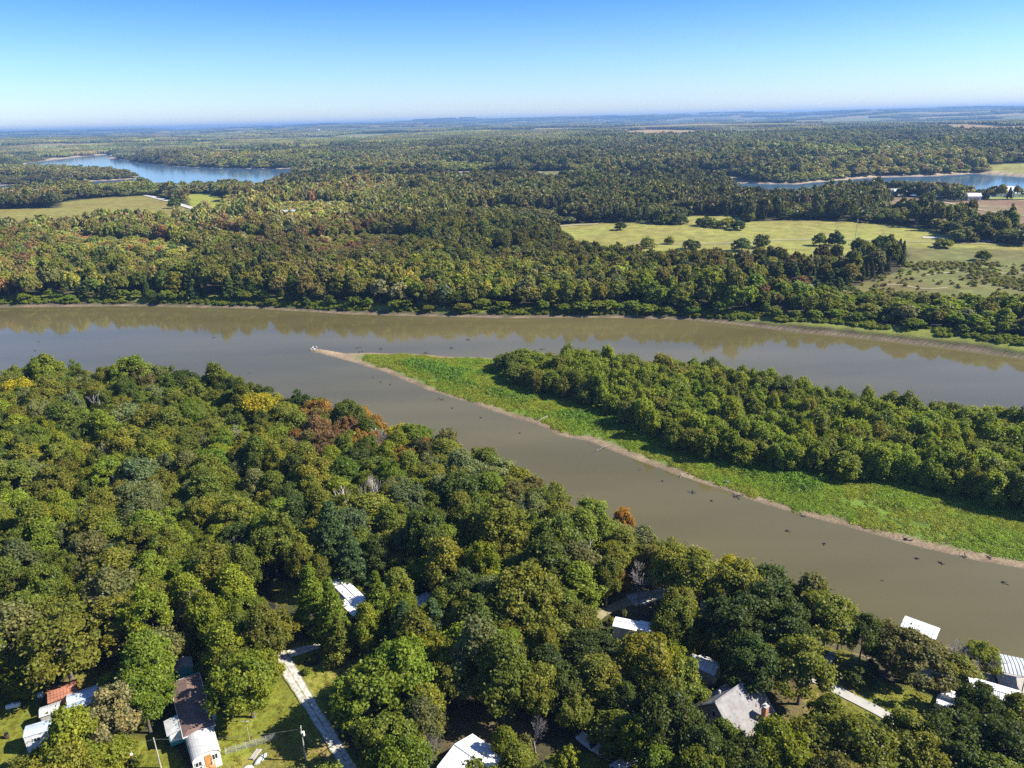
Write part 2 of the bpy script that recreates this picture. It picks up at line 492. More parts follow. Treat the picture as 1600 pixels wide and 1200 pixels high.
STRIP = [gp(a, b, 0) for a, b in [(415, 277), (470, 281), (540, 281.5), (700, 283), (860, 284), (1000, 285.5), (1080, 286.5)]]
def strip_d(x, y):
    d_ = np.full(np.shape(x), 1e9)
    for a, b in zip(STRIP[:-1], STRIP[1:]):
        e = b - a; t_ = np.clip(((x - a[0]) * e[0] + (y - a[1]) * e[1]) / (e @ e), 0, 1)
        d_ = np.minimum(d_, np.hypot(x - a[0] - t_ * e[0], y - a[1] - t_ * e[1]))
    return d_
def far_open(x, y):
    """pastures and clearings far beyond the river"""
    f = fbm(x / 2.4, y, 520, 401, 3)
    g = vnoise(x / 2.0, y, 230, 409)
    thr = 0.70 - 0.06 * sstep(-1500, 3500, x) - 0.03 * sstep(3000, 6000, y)
    return (y > 1750) & (f + 0.12 * g > thr)
def ground_colour(x, y, d, isl):
    r = np.hypot(x, y)
    n1 = fbm(x, y, 7, 21)
    n2 = fbm(x, y, 1.8, 31, 3)
    c = np.empty(x.shape + (3,))
    floor_a = np.array([0.05, 0.042, 0.024]); floor_b = np.array([0.055, 0.062, 0.020])
    far_c = np.array([0.045, 0.052, 0.020])
    t = sstep(0.4, 0.65, n1)[..., None]
    c[:] = floor_a * (1 - t) + floor_b * t
    tf = sstep(500, 1500, r)[..., None]
    c = c * (1 - tf) + far_c * tf
    def mix(c, m, col):
        m = m[..., None]
        return c * (1 - m) + col * m
    wob = (n1 - 0.5) * 5
    grass = np.array([0.15, 0.165, 0.022])[None] * (0.7 + 0.6 * n2[..., None])
    dry = np.array([0.23, 0.18, 0.055])[None] * (0.7 + 0.6 * n2[..., None])
    gcol = grass + (dry - grass) * sstep(0.45, 0.7, fbm(x, y, 11, 44))[..., None]
    near = (r < 200)
    for p in lawns:
        m = np.where(near, sstep(-1.0, 0.6, sdist(p, x, y) + wob * 0.4), 0)
        c = mix(c, m, gcol)
    for p in bares:
        m = np.where(near, sstep(-1.0, 0.8, sdist(p, x, y) + wob * 0.4), 0) * 0.8
        c = mix(c, m * 0.7, np.array([0.15, 0.11, 0.05])[None] * (0.6 + 0.8 * n2[..., None]))
    far = r > 380
    n3 = fbm(x, y, 45, 51)
    n4 = fbm(x, y, 14, 61)
    for p, col in meadows:
        q = np.where(far, sdist(p, x, y), -99)
        m = sstep(-2, 2, q + (n4 - 0.5) * 8)
        cc = np.array(col)[None] * (0.72 + 0.5 * n3[..., None] + 0.25 * n4[..., None])
        cc = cc * np.array([1.0, 1.0, 1.0]) + (n3[..., None] - 0.5) * np.array([-0.05, 0.02, -0.01])
        c = mix(c, m, np.clip(cc, 0.01, 1))
    fq = fbm(x / 2.2, y, 620, 401)
    ff = far_open(x, y)
    fcol = np.array([0.24, 0.185, 0.085]) + (np.array([0.16, 0.17, 0.05]) - np.array([0.24, 0.185, 0.085])) * sstep(.35, .65, vnoise(x, y, 500, 407))[..., None]
    c = mix(c, ff.astype(float), fcol)
    c = mix(c, sstep(86, 70, strip_d(x, y)), np.where((fbm(x, y, 120, 415) > 0.5)[..., None], np.array([0.26, 0.20, 0.13]), np.array([0.15, 0.14, 0.05])))
    # grassy strip above the mud of the far bank
    sgx = x / (y + 1e-6)
    gs = sstep(3.0, 5.5, d + wob * 0.3) * sstep(17, 12, d) * (r > 250) * (r < 700) * (~isl)
    c = mix(c, gs * 0.9, np.array([0.17, 0.185, 0.035])[None] * (0.7 + 0.6 * n1[..., None]))
    # shores
    mud = np.array([0.21, 0.155, 0.095])
    wet = np.array([0.13, 0.105, 0.07])
    g = np.array([0.10, 0.16, 0.02])
    gi = np.where(isl, sstep(2.2, 4.2, d + wob * 0.35), 0)
    c = mix(c, isl.astype(float), mud[None] * (0.75 + 0.5 * n2[..., None]))
    c = mix(c, gi, g[None] * (0.6 + 0.7 * n1[..., None]))
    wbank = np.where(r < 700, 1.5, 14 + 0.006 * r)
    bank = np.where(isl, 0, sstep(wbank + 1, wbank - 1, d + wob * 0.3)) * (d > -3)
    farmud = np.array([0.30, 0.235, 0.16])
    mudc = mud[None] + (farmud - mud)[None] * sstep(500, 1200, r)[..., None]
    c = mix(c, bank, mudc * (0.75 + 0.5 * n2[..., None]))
    tiplen = np.where(isl, sstep(-61, -72, x), 0) * sstep(0, 1, d)
    c = mix(c, tiplen, np.array([0.27, 0.20, 0.125]) * (0.75 + 0.5 * n2[..., None]))
    c = mix(c, sstep(0.7, 0.0, d) * (d > -3), wet[None])
    c = mix(c, sstep(0, -2, d), np.array([0.09, 0.075, 0.045])[None])
    return c

# ground sheet
ys = np.concatenate([np.linspace(-160, 55, 14)[:-1], np.geomspace(55, 95, 36)[:-1], np.geomspace(95, 470, 380)[:-1], np.geomspace(470, 27000, 330)])
us = np.linspace(-1.35, 1.35, 540)
Y, U = np.meshgrid(ys, us, indexing='ij')
X = U * np.sqrt(np.maximum(Y, 0) ** 2 + 70 ** 2)
wdg = water_d(X, Y)
Z = height(X, Y, wdg)
C = ground_colour(X, Y, *wdg)
nr, nc = X.shape
ii = (np.arange(nr - 1)[:, None] * nc + np.arange(nc - 1)[None]).ravel()
Q = np.stack([ii, ii + 1, ii + nc + 1, ii + nc], 1)
gm, n, o = new_mat('ground')
at = n.nodes.new('ShaderNodeAttribute'); at.attribute_name = 'cover'
geo = n.nodes.new('ShaderNodeNewGeometry')
no = n.nodes.new('ShaderNodeTexNoise'); no.inputs['Scale'].default_value = 1.6; no.inputs['Detail'].default_value = 8; no.inputs['Roughness'].default_value = 0.7
no2 = n.nodes.new('ShaderNodeTexNoise'); no2.inputs['Scale'].default_value = 0.12; no2.inputs['Detail'].default_value = 5
L(n, geo.outputs['Position'], no.inputs['Vector']); L(n, geo.outputs['Position'], no2.inputs['Vector'])
mr = n.nodes.new('ShaderNodeMapRange'); mr.inputs[1].default_value = 0.3; mr.inputs[2].default_value = 0.7; mr.inputs[3].default_value = 0.6; mr.inputs[4].default_value = 1.4
mr2 = n.nodes.new('ShaderNodeMapRange'); mr2.inputs[1].default_value = 0.35; mr2.inputs[2].default_value = 0.65; mr2.inputs[3].default_value = 0.8; mr2.inputs[4].default_value = 1.2
L(n, no.outputs[0], mr.inputs[0]); L(n, no2.outputs[0], mr2.inputs[0])
mu = n.nodes.new('ShaderNodeMath'); mu.operation = 'MULTIPLY'; L(n, mr.outputs[0], mu.inputs[0]); L(n, mr2.outputs[0], mu.inputs[1])
vs = n.nodes.new('ShaderNodeVectorMath'); vs.operation = 'SCALE'; L(n, at.outputs['Color'], vs.inputs[0]); L(n, mu.outputs[0], vs.inputs['Scale'])
p = n.nodes.new('ShaderNodeBsdfPrincipled'); p.inputs['Roughness'].default_value = 0.95; p.inputs['Specular IOR Level'].default_value = 0.15
bp = n.nodes.new('ShaderNodeBump'); bp.inputs['Strength'].default_value = 0.6; bp.inputs['Distance'].default_value = 0.25
L(n, no.outputs[0], bp.inputs['Height']); L(n, bp.outputs[0], p.inputs['Normal'])
L(n, vs.outputs[0], p.inputs['Base Color']); L(n, p.outputs[0], o.inputs[0])
me = arr_mesh('ground', np.stack([X, Y, Z], -1).reshape(-1, 3), Q, [gm], attrs={'cover': C.reshape(-1, 3)})
me.polygons.foreach_set('use_smooth', np.ones(len(me.polygons), bool))
tag(link('ground', me), kind='structure')

# ------------------------------------------------------------------ water
def water_mat(name, col, rough, bump, bscale, spec=0.5, col2=None):
    m, n, o = new_mat(name)
    p = n.nodes.new('ShaderNodeBsdfPrincipled')
    p.inputs['Roughness'].default_value = rough
    p.inputs['IOR'].default_value = 1.33
    p.inputs['Specular IOR Level'].default_value = spec
    geo = n.nodes.new('ShaderNodeNewGeometry')
    mp = n.nodes.new('ShaderNodeMapping')
    mp.inputs['Scale'].default_value = (1, 1, 1)
    L(n, geo.outputs['Position'], mp.inputs[0])
    no = n.nodes.new('ShaderNodeTexNoise'); no.inputs['Scale'].default_value = bscale; no.inputs['Detail'].default_value = 5
    L(n, mp.outputs[0], no.inputs['Vector'])
    big = n.nodes.new('ShaderNodeTexNoise'); big.inputs['Scale'].default_value = 0.018; big.inputs['Detail'].default_value = 3
    mp2 = n.nodes.new('ShaderNodeMapping'); mp2.inputs['Rotation'].default_value = (0, 0, 0.75); mp2.inputs['Scale'].default_value = (0.35, 1.6, 1)
    L(n, geo.outputs['Position'], mp2.inputs[0]); L(n, mp2.outputs[0], big.inputs['Vector'])
    b = n.nodes.new('ShaderNodeBump'); b.inputs['Distance'].default_value = 0.1; b.inputs['Strength'].default_value = bump
    L(n, no.outputs[0], b.inputs['Height']); L(n, b.outputs[0], p.inputs['Normal'])
    cr = n.nodes.new('ShaderNodeValToRGB')
    cr.color_ramp.elements[0].position = 0.35; cr.color_ramp.elements[1].position = 0.65
    cr.color_ramp.elements[0].color = (*col, 1)
    cr.color_ramp.elements[1].color = (*(col2 or [c * 1.12 for c in col]), 1)
    L(n, big.outputs[0], cr.inputs[0]); L(n, cr.outputs[0], p.inputs['Base Color'])
    L(n, p.outputs[0], o.inputs[0])
    return m
M['river'] = water_mat('river_water', (0.084, 0.072, 0.027), 0.07, 0.05, 0.8, 0.5, (0.116, 0.097, 0.040))
M['lake'] = water_mat('lake_water', (0.065, 0.125, 0.19), 0.10, 0.18, 0.12, 0.5)  # blue in the base colour stands in for sky mirrored by the waves
MB().poly([(-900, -40, 0), (900, -40, 0), (900, 640, 0), (-900, 640, 0)], [(0, 1, 2, 3)]).build('river_water', M['river']); tag(bpy.data.objects['river_water'], kind='structure')
MB().poly([(-9000, 640, 0), (9000, 640, 0), (15000, 12000, 0), (-15000, 12000, 0)], [(0, 1, 2, 3)]).build('lake_water', M['lake']); tag(bpy.data.objects['lake_water'], kind='structure')

# ------------------------------------------------------------------ roads and tracks (ribbons laid on the land)
def ribbon(name, pts, width, mat, lift=0.13, seg=1.2, wob=0.15, px=True, z0=G0):
    P = [gp(a, b, z0) for a, b in pts] if px else [np.array(q[:2]) for q in pts]
    out = [P[0]]
    for a, b in zip(P[:-1], P[1:]):
        k = max(1, int(np.hypot(*(b - a)) / seg))
        for i in range(1, k + 1):
            out.append(a + (b - a) * i / k)
    out = np.array(out)
    for _ in range(3):
        out[1:-1] = (out[:-2] + out[2:] + 2 * out[1:-1]) / 4
    t = np.gradient(out, axis=0)
    t /= np.linalg.norm(t, axis=1)[:, None] + 1e-9
    nn = np.stack([-t[:, 1], t[:, 0]], 1)
    wv = np.interp(np.linspace(0, 1, len(out)), np.linspace(0, 1, len(width)), width) if hasattr(width, '__len__') else np.full(len(out), width)
    V = []; cols = 7
    for i in range(len(out)):
        wl = wv[i] * (1 + wob * (random.random() - 0.5))
        for k in range(cols):
            q = out[i] + nn[i] * wl * (k / (cols - 1) - 0.5)
            V.append(q)
    V = np.array(V)
    zz = height(V[:, 0], V[:, 1]) + lift
    V = np.concatenate([V, zz[:, None]], 1)
    ii = (np.arange(len(out) - 1)[:, None] * cols + np.arange(cols - 1)[None]).ravel()
    Q = np.stack([ii, ii + cols, ii + cols + 1, ii + 1], 1)
    me = arr_mesh(name, V, Q, [mat], attrs={'across': np.tile(np.abs(np.linspace(-1, 1, cols)), len(out))})
    return tag(link(name, me), kind='structure')
def gravel_mat():
    m = plain('gravel', (0.46, 0.43, 0.37), 0.95, var=0.42, scale=1.6, bump=0.8)
    n = m.node_tree
    p = next(q for q in n.nodes if q.type == 'BSDF_PRINCIPLED')
    src = p.inputs['Base Color'].links[0].from_socket
    a = n.nodes.new('ShaderNodeAttribute'); a.attribute_name = 'across'
    no = n.nodes.new('ShaderNodeTexNoise'); no.inputs['Scale'].default_value = 0.9; no.inputs['Detail'].default_value = 5
    g = n.nodes.new('ShaderNodeNewGeometry'); L(n, g.outputs['Position'], no.inputs['Vector'])
    cr = n.nodes.new('ShaderNodeValToRGB')     # crown of the track and both verges carry grass and dirt
    els = cr.color_ramp.elements
    els[0].position = 0.0; els[0].color = (0.75, 0.75, 0.75, 1)
    els[1].position = 1.0; els[1].color = (1, 1, 1, 1)
    for q, v in ((0.22, 0.1), (0.62, 0.0), (0.8, 0.55)):
        e = els.new(q); e.color = (v, v, v, 1)
    L(n, a.outputs['Fac'], cr.inputs[0])
    ma = n.nodes.new('ShaderNodeMath'); ma.operation = 'ADD'
    L(n, cr.outputs[0], ma.inputs[0]); L(n, no.outputs[0], ma.inputs[1])
    mr = n.nodes.new('ShaderNodeMapRange'); mr.inputs[1].default_value = 0.85; mr.inputs[2].default_value = 1.35
    L(n, ma.outputs[0], mr.inputs[0])
    mx = n.nodes.new('ShaderNodeMix'); mx.data_type = 'RGBA'
    L(n, mr.outputs[0], mx.inputs[0]); L(n, src, mx.inputs[6]); mx.inputs[7].default_value = (0.15, 0.145, 0.045, 1)
    L(n, mx.outputs[2], p.inputs['Base Color'])
    return m
M['gravel'] = gravel_mat()
M['tan_track'] = plain('tan_track', (0.26, 0.225, 0.12), 0.95, var=0.2, scale=0.5)
M['concrete'] = plain('concrete', (0.36, 0.345, 0.31), 0.9, var=0.12, scale=0.6)
ribbon('gravel_driveway', [(425, 1012), (448, 1038), (462, 1062), (490, 1108), (520, 1155), (552, 1210), (600, 1300)], [3.8, 2.9, 2.3, 2.2, 2.2, 2.2], M['gravel'])
ribbon('gravel_driveway', [(440, 1022), (470, 1012), (500, 1006)], [3, 1.6], M['gravel'], lift=0.09)
ribbon('concrete_road', [(1180, 1000), (1228, 1032), (1262, 1052), (1310, 1078), (1350, 1098), (1387, 1117), (1440, 1150)], 2.1, M['concrete'], wob=0.03)
ribbon('gravel_road', [(985, 935), (1020, 925), (1062, 905), (1085, 930), (1110, 962), (1140, 985), (1180, 1000)], [4.5, 4, 3.2, 3], M['gravel'])
ribbon('gravel_road', [(900, 985), (945, 952), (985, 935)], 2.4, M['tan_track'])
ribbon('gravel_track', [(228, 309), (250, 315), (268, 320), (290, 328), (318, 336)], 9, M['gravel'], lift=0.5, seg=8)
ribbon('farm_track', [(980, 384), (1060, 386), (1150, 384), (1240, 380), (1330, 381), (1480, 386), (1600, 390)], 3.0, M['tan_track'], lift=0.2, seg=6)
ribbon('farm_track', [(862, 360), (900, 356.5), (935, 356)], 8, M['tan_track'], lift=0.3, seg=6)
ribbon('farm_track', [(1440, 433), (1500, 428), (1560, 432), (1640, 428)], 2.0, M['tan_track'], lift=0.12, seg=5)
ribbon('farm_track', [(1365, 450), (1400, 444), (1440, 455), (1480, 452)], 2.0, M['tan_track'], lift=0.12, seg=5)
ribbon('country_road', [(1440, 378), (1500, 380), (1560, 386), (1640, 392)], 7, M['concrete'], lift=0.3, seg=8)
ribbon('farm_track', [(1465, 322), (1480, 327), (1540, 340), (1600, 348)], 4, M['tan_track'], lift=0.3, seg=8)

# ------------------------------------------------------------------ plants: the shapes
def rdirs(n, r):
    v = r.normal(size=(n, 3))
    return v / np.linalg.norm(v, axis=1)[:, None]

def leaves(cent, dirs, size, r, jit=0.7, aspect=1.3, flat=0.0):
    """one small bent quad per leaf spray, facing roughly along dirs"""
    n = len(cent)
    nn = dirs + r.normal(size=(n, 3)) * jit
    nn[:, 2] += flat
    nn /= np.linalg.norm(nn, axis=1)[:, None] + 1e-9
    a = np.cross(nn, r.normal(size=(n, 3)))
    a /= np.linalg.norm(a, axis=1)[:, None] + 1e-9
    b = np.cross(nn, a)
    s = (size * r.uniform(0.55, 1.35, n))[:, None] * 0.5
    a = a * s * aspect
    b = b * s
    k = nn * s * 0.35
    V = np.stack([cent - a - b * 0.6 - k, cent + a * 0.7 - b + k, cent + a + b * 0.7 - k, cent - a * 0.8 + b + k], 1)
    return V.reshape(-1, 3)

def crown_mesh(name, seed, kind, nleaf, lsize, R=1.0, Ht=1.0, mat='leaf'):
    """crown for a tree of height Ht (metres) and crown radius R"""
    r = np.random.default_rng(seed)
    lobes = []
    if kind == 'oak':
        nl = 70
        base = 0.30
        for i in range(nl):
            d = rdirs(1, r)[0]
            d[2] = abs(d[2]) * 1.0 - 0.18
            az = math.atan2(d[1], d[0])
            q = r.uniform(0.50, 1.0) * (1 + 0.2 * math.cos(az - seed) + 0.12 * math.cos(3 * az + seed * 2))
            c = np.array([d[0] * R * q, d[1] * R * q, Ht * (base + 0.27) + d[2] * Ht * r.uniform(0.34, 0.46) * min(q, .9) / 0.8])
            lobes.append((c, R * r.uniform(0.13, 0.27), d))
    elif kind == 'tall':
        nl = 64
        for i in range(nl):
            t = (i + r.random()) / nl
            z = Ht * (0.28 + 0.66 * t)
            prof = R * (0.45 + 0.65 * math.sin(PI * min(1, 0.22 + t * 0.72)) ** 1.2) * 0.72 * (1 if t < 0.6 else (1 - (t - 0.6) * 1.5))
            a = i * 2.4 + r.uniform(-0.5, 0.5)
            d = np.array([math.cos(a), math.sin(a), 0.5])
            lobes.append((np.array([prof * math.cos(a) * r.uniform(.55, 1.25), prof * math.sin(a) * r.uniform(.55, 1.25), z]), R * r.uniform(0.16, 0.30), d / np.linalg.norm(d)))
    elif kind == 'spire':
        nl = 56
        for i in range(nl):
            t = (i + r.random()) / nl
            z = Ht * (0.12 + 0.84 * t)
            prof = R * (1 - t) ** 0.85 * 0.75
            a = i * 2.4 + r.uniform(-0.4, 0.4)
            d = np.array([math.cos(a), math.sin(a), 0.45])
            lobes.append((np.array([prof * math.cos(a), prof * math.sin(a), z]), R * (0.12 + 0.2 * (1 - t)) * r.uniform(0.7, 1.3), d / np.linalg.norm(d)))
    elif kind == 'willow':
        nl = 34
        for i in range(nl):
            t = (i + 0.5) / nl
            a = i * 2.4 + r.uniform(-.5, .5)
            prof = R * 0.80 * math.sqrt(max(0.10, 1 - t ** 3.6)) * r.uniform(0.6, 1.15)
            d = np.array([math.cos(a), math.sin(a), 0.3 + t])
            c = np.array([prof * math.cos(a), prof * math.sin(a), Ht * (0.24 + 0.60 * t + r.uniform(-.08, .08))])
            lobes.append((c, R * r.uniform(0.20, 0.38), d / np.linalg.norm(d)))
    elif kind == 'shrub':
        nl = 9
        for i in range(nl):
            d = rdirs(1, r)[0]
            d[2] = abs(d[2])
            c = np.array([d[0] * R * 0.6, d[1] * R * 0.6, Ht * (0.3 + 0.4 * d[2])])
            lobes.append((c, R * r.uniform(0.3, 0.48), d))
    Vs = []; T = []; Bn = []
    wts = np.array([l[1] ** 1.8 for l in lobes])
    cnt = (wts / wts.sum() * nleaf).astype(int) + 1
    for (c, lr, od), k in zip(lobes, cnt):
        d = rdirs(k, r)
        flip = (d @ od) < -0.25
        d[flip] *= -1
        lump = 1 + 0.16 * np.sin(d[:, 0] * 5 + seed) * np.cos(d[:, 1] * 6 + c[0]) + 0.12 * np.sin(d[:, 2] * 9 + c[1])
        rad = lr * lump * (0.55 + 0.5 * r.random(k) ** 0.5) * np.where(r.random(k) < 0.14, r.uniform(1.1, 1.75, k), 1.0)
        sq = np.array([1.1, 1.1, 0.85]) if kind in ('oak', 'tall') else (np.array([0.95, 0.95, 1.2]) if kind == 'willow' else (np.array([1.15, 1.15, 0.55]) if kind == 'spire' else np.array([1, 1, 0.9])))
        cen = c + d * rad[:, None] * sq
        up = d * 0.7 + od * 0.3 + np.array([0, 0, 0.35])
        V = leaves(cen, up, lsize, r, jit=0.75)
        Vs.append(V)
        bt = r.random()
        T.append(np.repeat(np.clip(r.normal(0.5, 0.2, k), 0, 1), 4))
        Bn.append(np.full(4 * k, bt) * 0.75 + 0.25 * np.repeat(r.random(k), 4))
    V = np.concatenate(Vs)
    nq = len(V) // 4
    Q = np.arange(nq * 4).reshape(-1, 4)
    me = arr_mesh(name, V, Q, [M[mat]], attrs={'tint': np.concatenate(T), 'bough': np.concatenate(Bn)})
    return me, lobes

def trunk_mesh(name, seed, lobes, Ht, r0, mat='bark', nl=9):
    r = random.Random(seed)
    mb = MB()
    top = Ht * 0.8
    pts = [Vector((r.uniform(-0.15, 0.15) * i * 0.3, r.uniform(-0.15, 0.15) * i * 0.3, -0.4 + i * (top + 0.4) / 6)) for i in range(7)]
    mb.tube(pts, [r0 * (1.25 if i == 0 else 1) * (1 - 0.85 * i / 6) for i in range(7)], 7)
    for k in range(nl):
        c = lobes[(k * 3) % len(lobes)][0]
        zb = max(Ht * 0.22, min(float(c[2]) - math.hypot(c[0], c[1]) * 0.9, top * 0.9))
        s = Vector((0, 0, zb))
        e = Vector([float(q) for q in c])
        m1 = s.lerp(e, 0.5) + Vector((r.uniform(-.3, .3), r.uniform(-.3, .3), -0.3))
        mb.tube([s, m1, e], [r0 * 0.42, r0 * 0.26, r0 * 0.08], 5, cap=False)
    return mb.mesh(name, M[mat])

def bare_mesh(name, seed, Ht, spread=0.5, depth=5, mat='grey_twig', r0=0.22):
    r = random.Random(seed)
    mb = MB()
    def grow(p, d, ln, rad, lv):
        mid = p + d * ln * 0.5 + Vector((r.uniform(-1, 1), r.uniform(-1, 1), r.uniform(-1, 1))) * ln * 0.06
        e = p + d * ln
        mb.tube([p, mid, e], [rad, rad * 0.8, rad * 0.6], 5 if lv < 2 else 3, cap=False)
        if lv >= depth:
            return
        k = 2 if lv == 0 else r.choice((3, 3, 4))
        for i in range(k + (1 if lv == 0 else 0)):
            a = Vector((r.gauss(0, 1), r.gauss(0, 1), r.gauss(0, 0.5)))
            nd = (d + a * spread).normalized()
            nd.z = max(nd.z, -0.05) + 0.12
            nd.normalize()
            st = p.lerp(e, r.uniform(0.55, 1.0)) if i else e
            grow(st, nd, ln * r.uniform(0.55, 0.8), max(rad * 0.55, 0.022), lv + 1)
    grow(Vector((0, 0, -0.3)), Vector((r.uniform(-.1, .1), r.uniform(-.1, .1), 1)).normalized(), Ht * 0.34, r0, 0)
    return mb.mesh(name, M[mat])

NV = {}
def variants(key, kind, cnt, nleaf, ls, R, Ht, r0, bark='bark', seed=100, mat='leaf'):
    NV[key] = []
    for i in range(cnt):
        cm, lb = crown_mesh('crown', seed + i, kind, nleaf, ls, R, Ht, mat)
        tm = trunk_mesh('trunk', seed + i, lb, Ht, r0, bark)
        NV[key].append((cm, tm, R, Ht))
variants('oak', 'oak', 10, 14500, 0.285, 5.0, 13.0, 0.32, seed=100)
variants('tall', 'tall', 6, 13000, 0.275, 4.2, 15.0, 0.28, seed=200)
variants('spire', 'spire', 4, 11000, 0.27, 3.4, 14.0, 0.24, seed=300)
variants('willow', 'willow', 7, 6000, 0.27, 3.4, 8.5, 0.16, seed=400)
variants('shrub', 'shrub', 4, 1400, 0.24, 1.6, 2.6, 0.06, seed=500)
# lighter copies for what stands across the river
def single(key, kind, cnt, nleaf, ls, R, Ht, seed, trunk=True, mat='leaf'):
    NV[key] = []
    for i in range(cnt):
        cm, lb = crown_mesh(key, seed + i, kind, nleaf, ls, R, Ht, mat)
        tm = trunk_mesh('trunk', seed + i, lb, Ht, 0.3, 'bark', 4) if trunk else None
        NV[key].append((cm, tm, R, Ht))
single('mid_round', 'oak', 8, 1500, 0.75, 5.0, 13.0, 600)
single('mid_tall', 'tall', 4, 1300, 0.75, 4.0, 15.0, 650)
single('mid_cedar', 'spire', 4, 900, 0.7, 2.8, 12.0, 680)
single('far_round', 'oak', 8, 260, 1.6, 5.0, 12.0, 700, mat='far_leaf', trunk=False)
single('far_cedar', 'spire', 3, 170, 1.5, 3.2, 12.0, 730, mat='far_leaf', trunk=False)

PAL = {
    'dark green': (0.070, 0.094, 0.018),
    'mid green': (0.132, 0.154, 0.020),
    'olive green': (0.170, 0.174, 0.024),
    'grey green': (0.160, 0.170, 0.062),
    'bright green': (0.158, 0.198, 0.018),
    'yellow green': (0.200, 0.225, 0.020),
    'golden yellow': (0.37, 0.32, 0.018),
    'rusty orange': (0.29, 0.165, 0.036),
    'reddish brown': (0.180, 0.108, 0.050),
    'brownish green': (0.156, 0.140, 0.040),
    'pale tan': (0.22, 0.205, 0.10),
    'pine green': (0.068, 0.106, 0.036),
    'willow green': (0.185, 0.220, 0.018),
}
def vary(c, r, a=0.14):
    c = np.array(c)
    k = 1 + r.normal() * a
    h = r.normal() * a * 0.5
    return [float(np.clip(c[0] * (k + h), 0.01, 0.6)), float(np.clip(c[1] * k, 0.01, 0.6)), float(np.clip(c[2] * (k - h), 0.005, 0.6))]

# ------------------------------------------------------------------ buildings
def wall_with_gable(Lx, W, h, rise, arch=False):
    mb = MB()
    x, y = Lx / 2, W / 2
    mb.poly([(-x, -y, -0.6), (x, -y, -0.6), (x, -y, h), (-x, -y, h)], [(0, 1, 2, 3)])
    mb.poly([(x, y, -0.6), (-x, y, -0.6), (-x, y, h), (x, y, h)], [(0, 1, 2, 3)])
    for s in (-1, 1):
        if arch:
            pr = [(s * x, y * math.cos(t), h + rise * math.sin(t)) for t in np.linspace(0, PI, 11)]
            mb.poly([(s * x, -y, -0.6), (s * x, y, -0.6)] + pr, [tuple(range(len(pr) + 2)) if s > 0 else tuple(reversed(range(len(pr) + 2)))])
        else:
            mb.poly([(s * x, -y, -0.6), (s * x, y, -0.6), (s * x, y, h), (s * x, 0, h + rise), (s * x, -y, h)], [(0, 1, 2, 3, 4) if s > 0 else (4, 3, 2, 1, 0)])
    return mb

def slab(mb, a, b, c, d, t=0.12, mi=0):
    """thick sloping slab from four upper corners"""
    P = [Vector(p) for p in (a, b, c, d)]
    n_ = (P[1] - P[0]).cross(P[3] - P[0]).normalized()
    if n_.z < 0: n_ = -n_
    lo = [p - n_ * t for p in P]
    mb.poly([tuple(p) for p in P + lo], [(0, 1, 2, 3), (7, 6, 5, 4), (0, 4, 5, 1), (1, 5, 6, 2), (2, 6, 7, 3), (3, 7, 4, 0)], mi)

def window(parent, x, y, z, wd, ht, ax, out, frame='white_paint', panes=2):
    """window on a wall: ax = 'x' wall runs along x, out = +-1 outward"""
    fr = MB(); pn = []
    t = 0.07
    def bx(mb, cx, cz, dw, dh, dep, off):
        if ax == 'x': mb.box((x + cx, y + out * off, z + cz), (dw, dep, dh))
        else: mb.box((x + out * off, y + cx, z + cz), (dep, dw, dh))
    bx(fr, 0, ht / 2, wd + 2 * t, t, 0.1, 0.03); bx(fr, 0, -ht / 2, wd + 4 * t, t, 0.16, 0.05)
    for k in range(panes + 1):
        bx(fr, -wd / 2 + wd * k / panes, 0, t, ht - t, 0.1, 0.03)
    f = fr.build('window', M[frame], parent)
    for k in range(panes):
        g = MB(); bx(g, -wd / 2 + wd * (k + 0.5) / panes, 0, wd / panes - t, ht - t, 0.03, 0.02)
        g.build('pane', M['dark_glass'], f)

def door(parent, x, y, z0, ax, out, mat='white_paint'):
    d = MB()
    if ax == 'x': d.box((x, y + out * 0.03, z0 + 1.02), (0.92, 0.07, 2.04))
    else: d.box((x + out * 0.03, y, z0 + 1.02), (0.07, 0.92, 2.04))
    o = d.build('door', M[mat], parent)
    h = MB()
    if ax == 'x': h.box((x + 0.36, y + out * 0.09, z0 + 1.0), (0.08, 0.05, 0.08))
    else: h.box((x + out * 0.09, y + 0.36, z0 + 1.0), (0.05, 0.08, 0.08))
    h.build('handle', M['black_paint'], o)

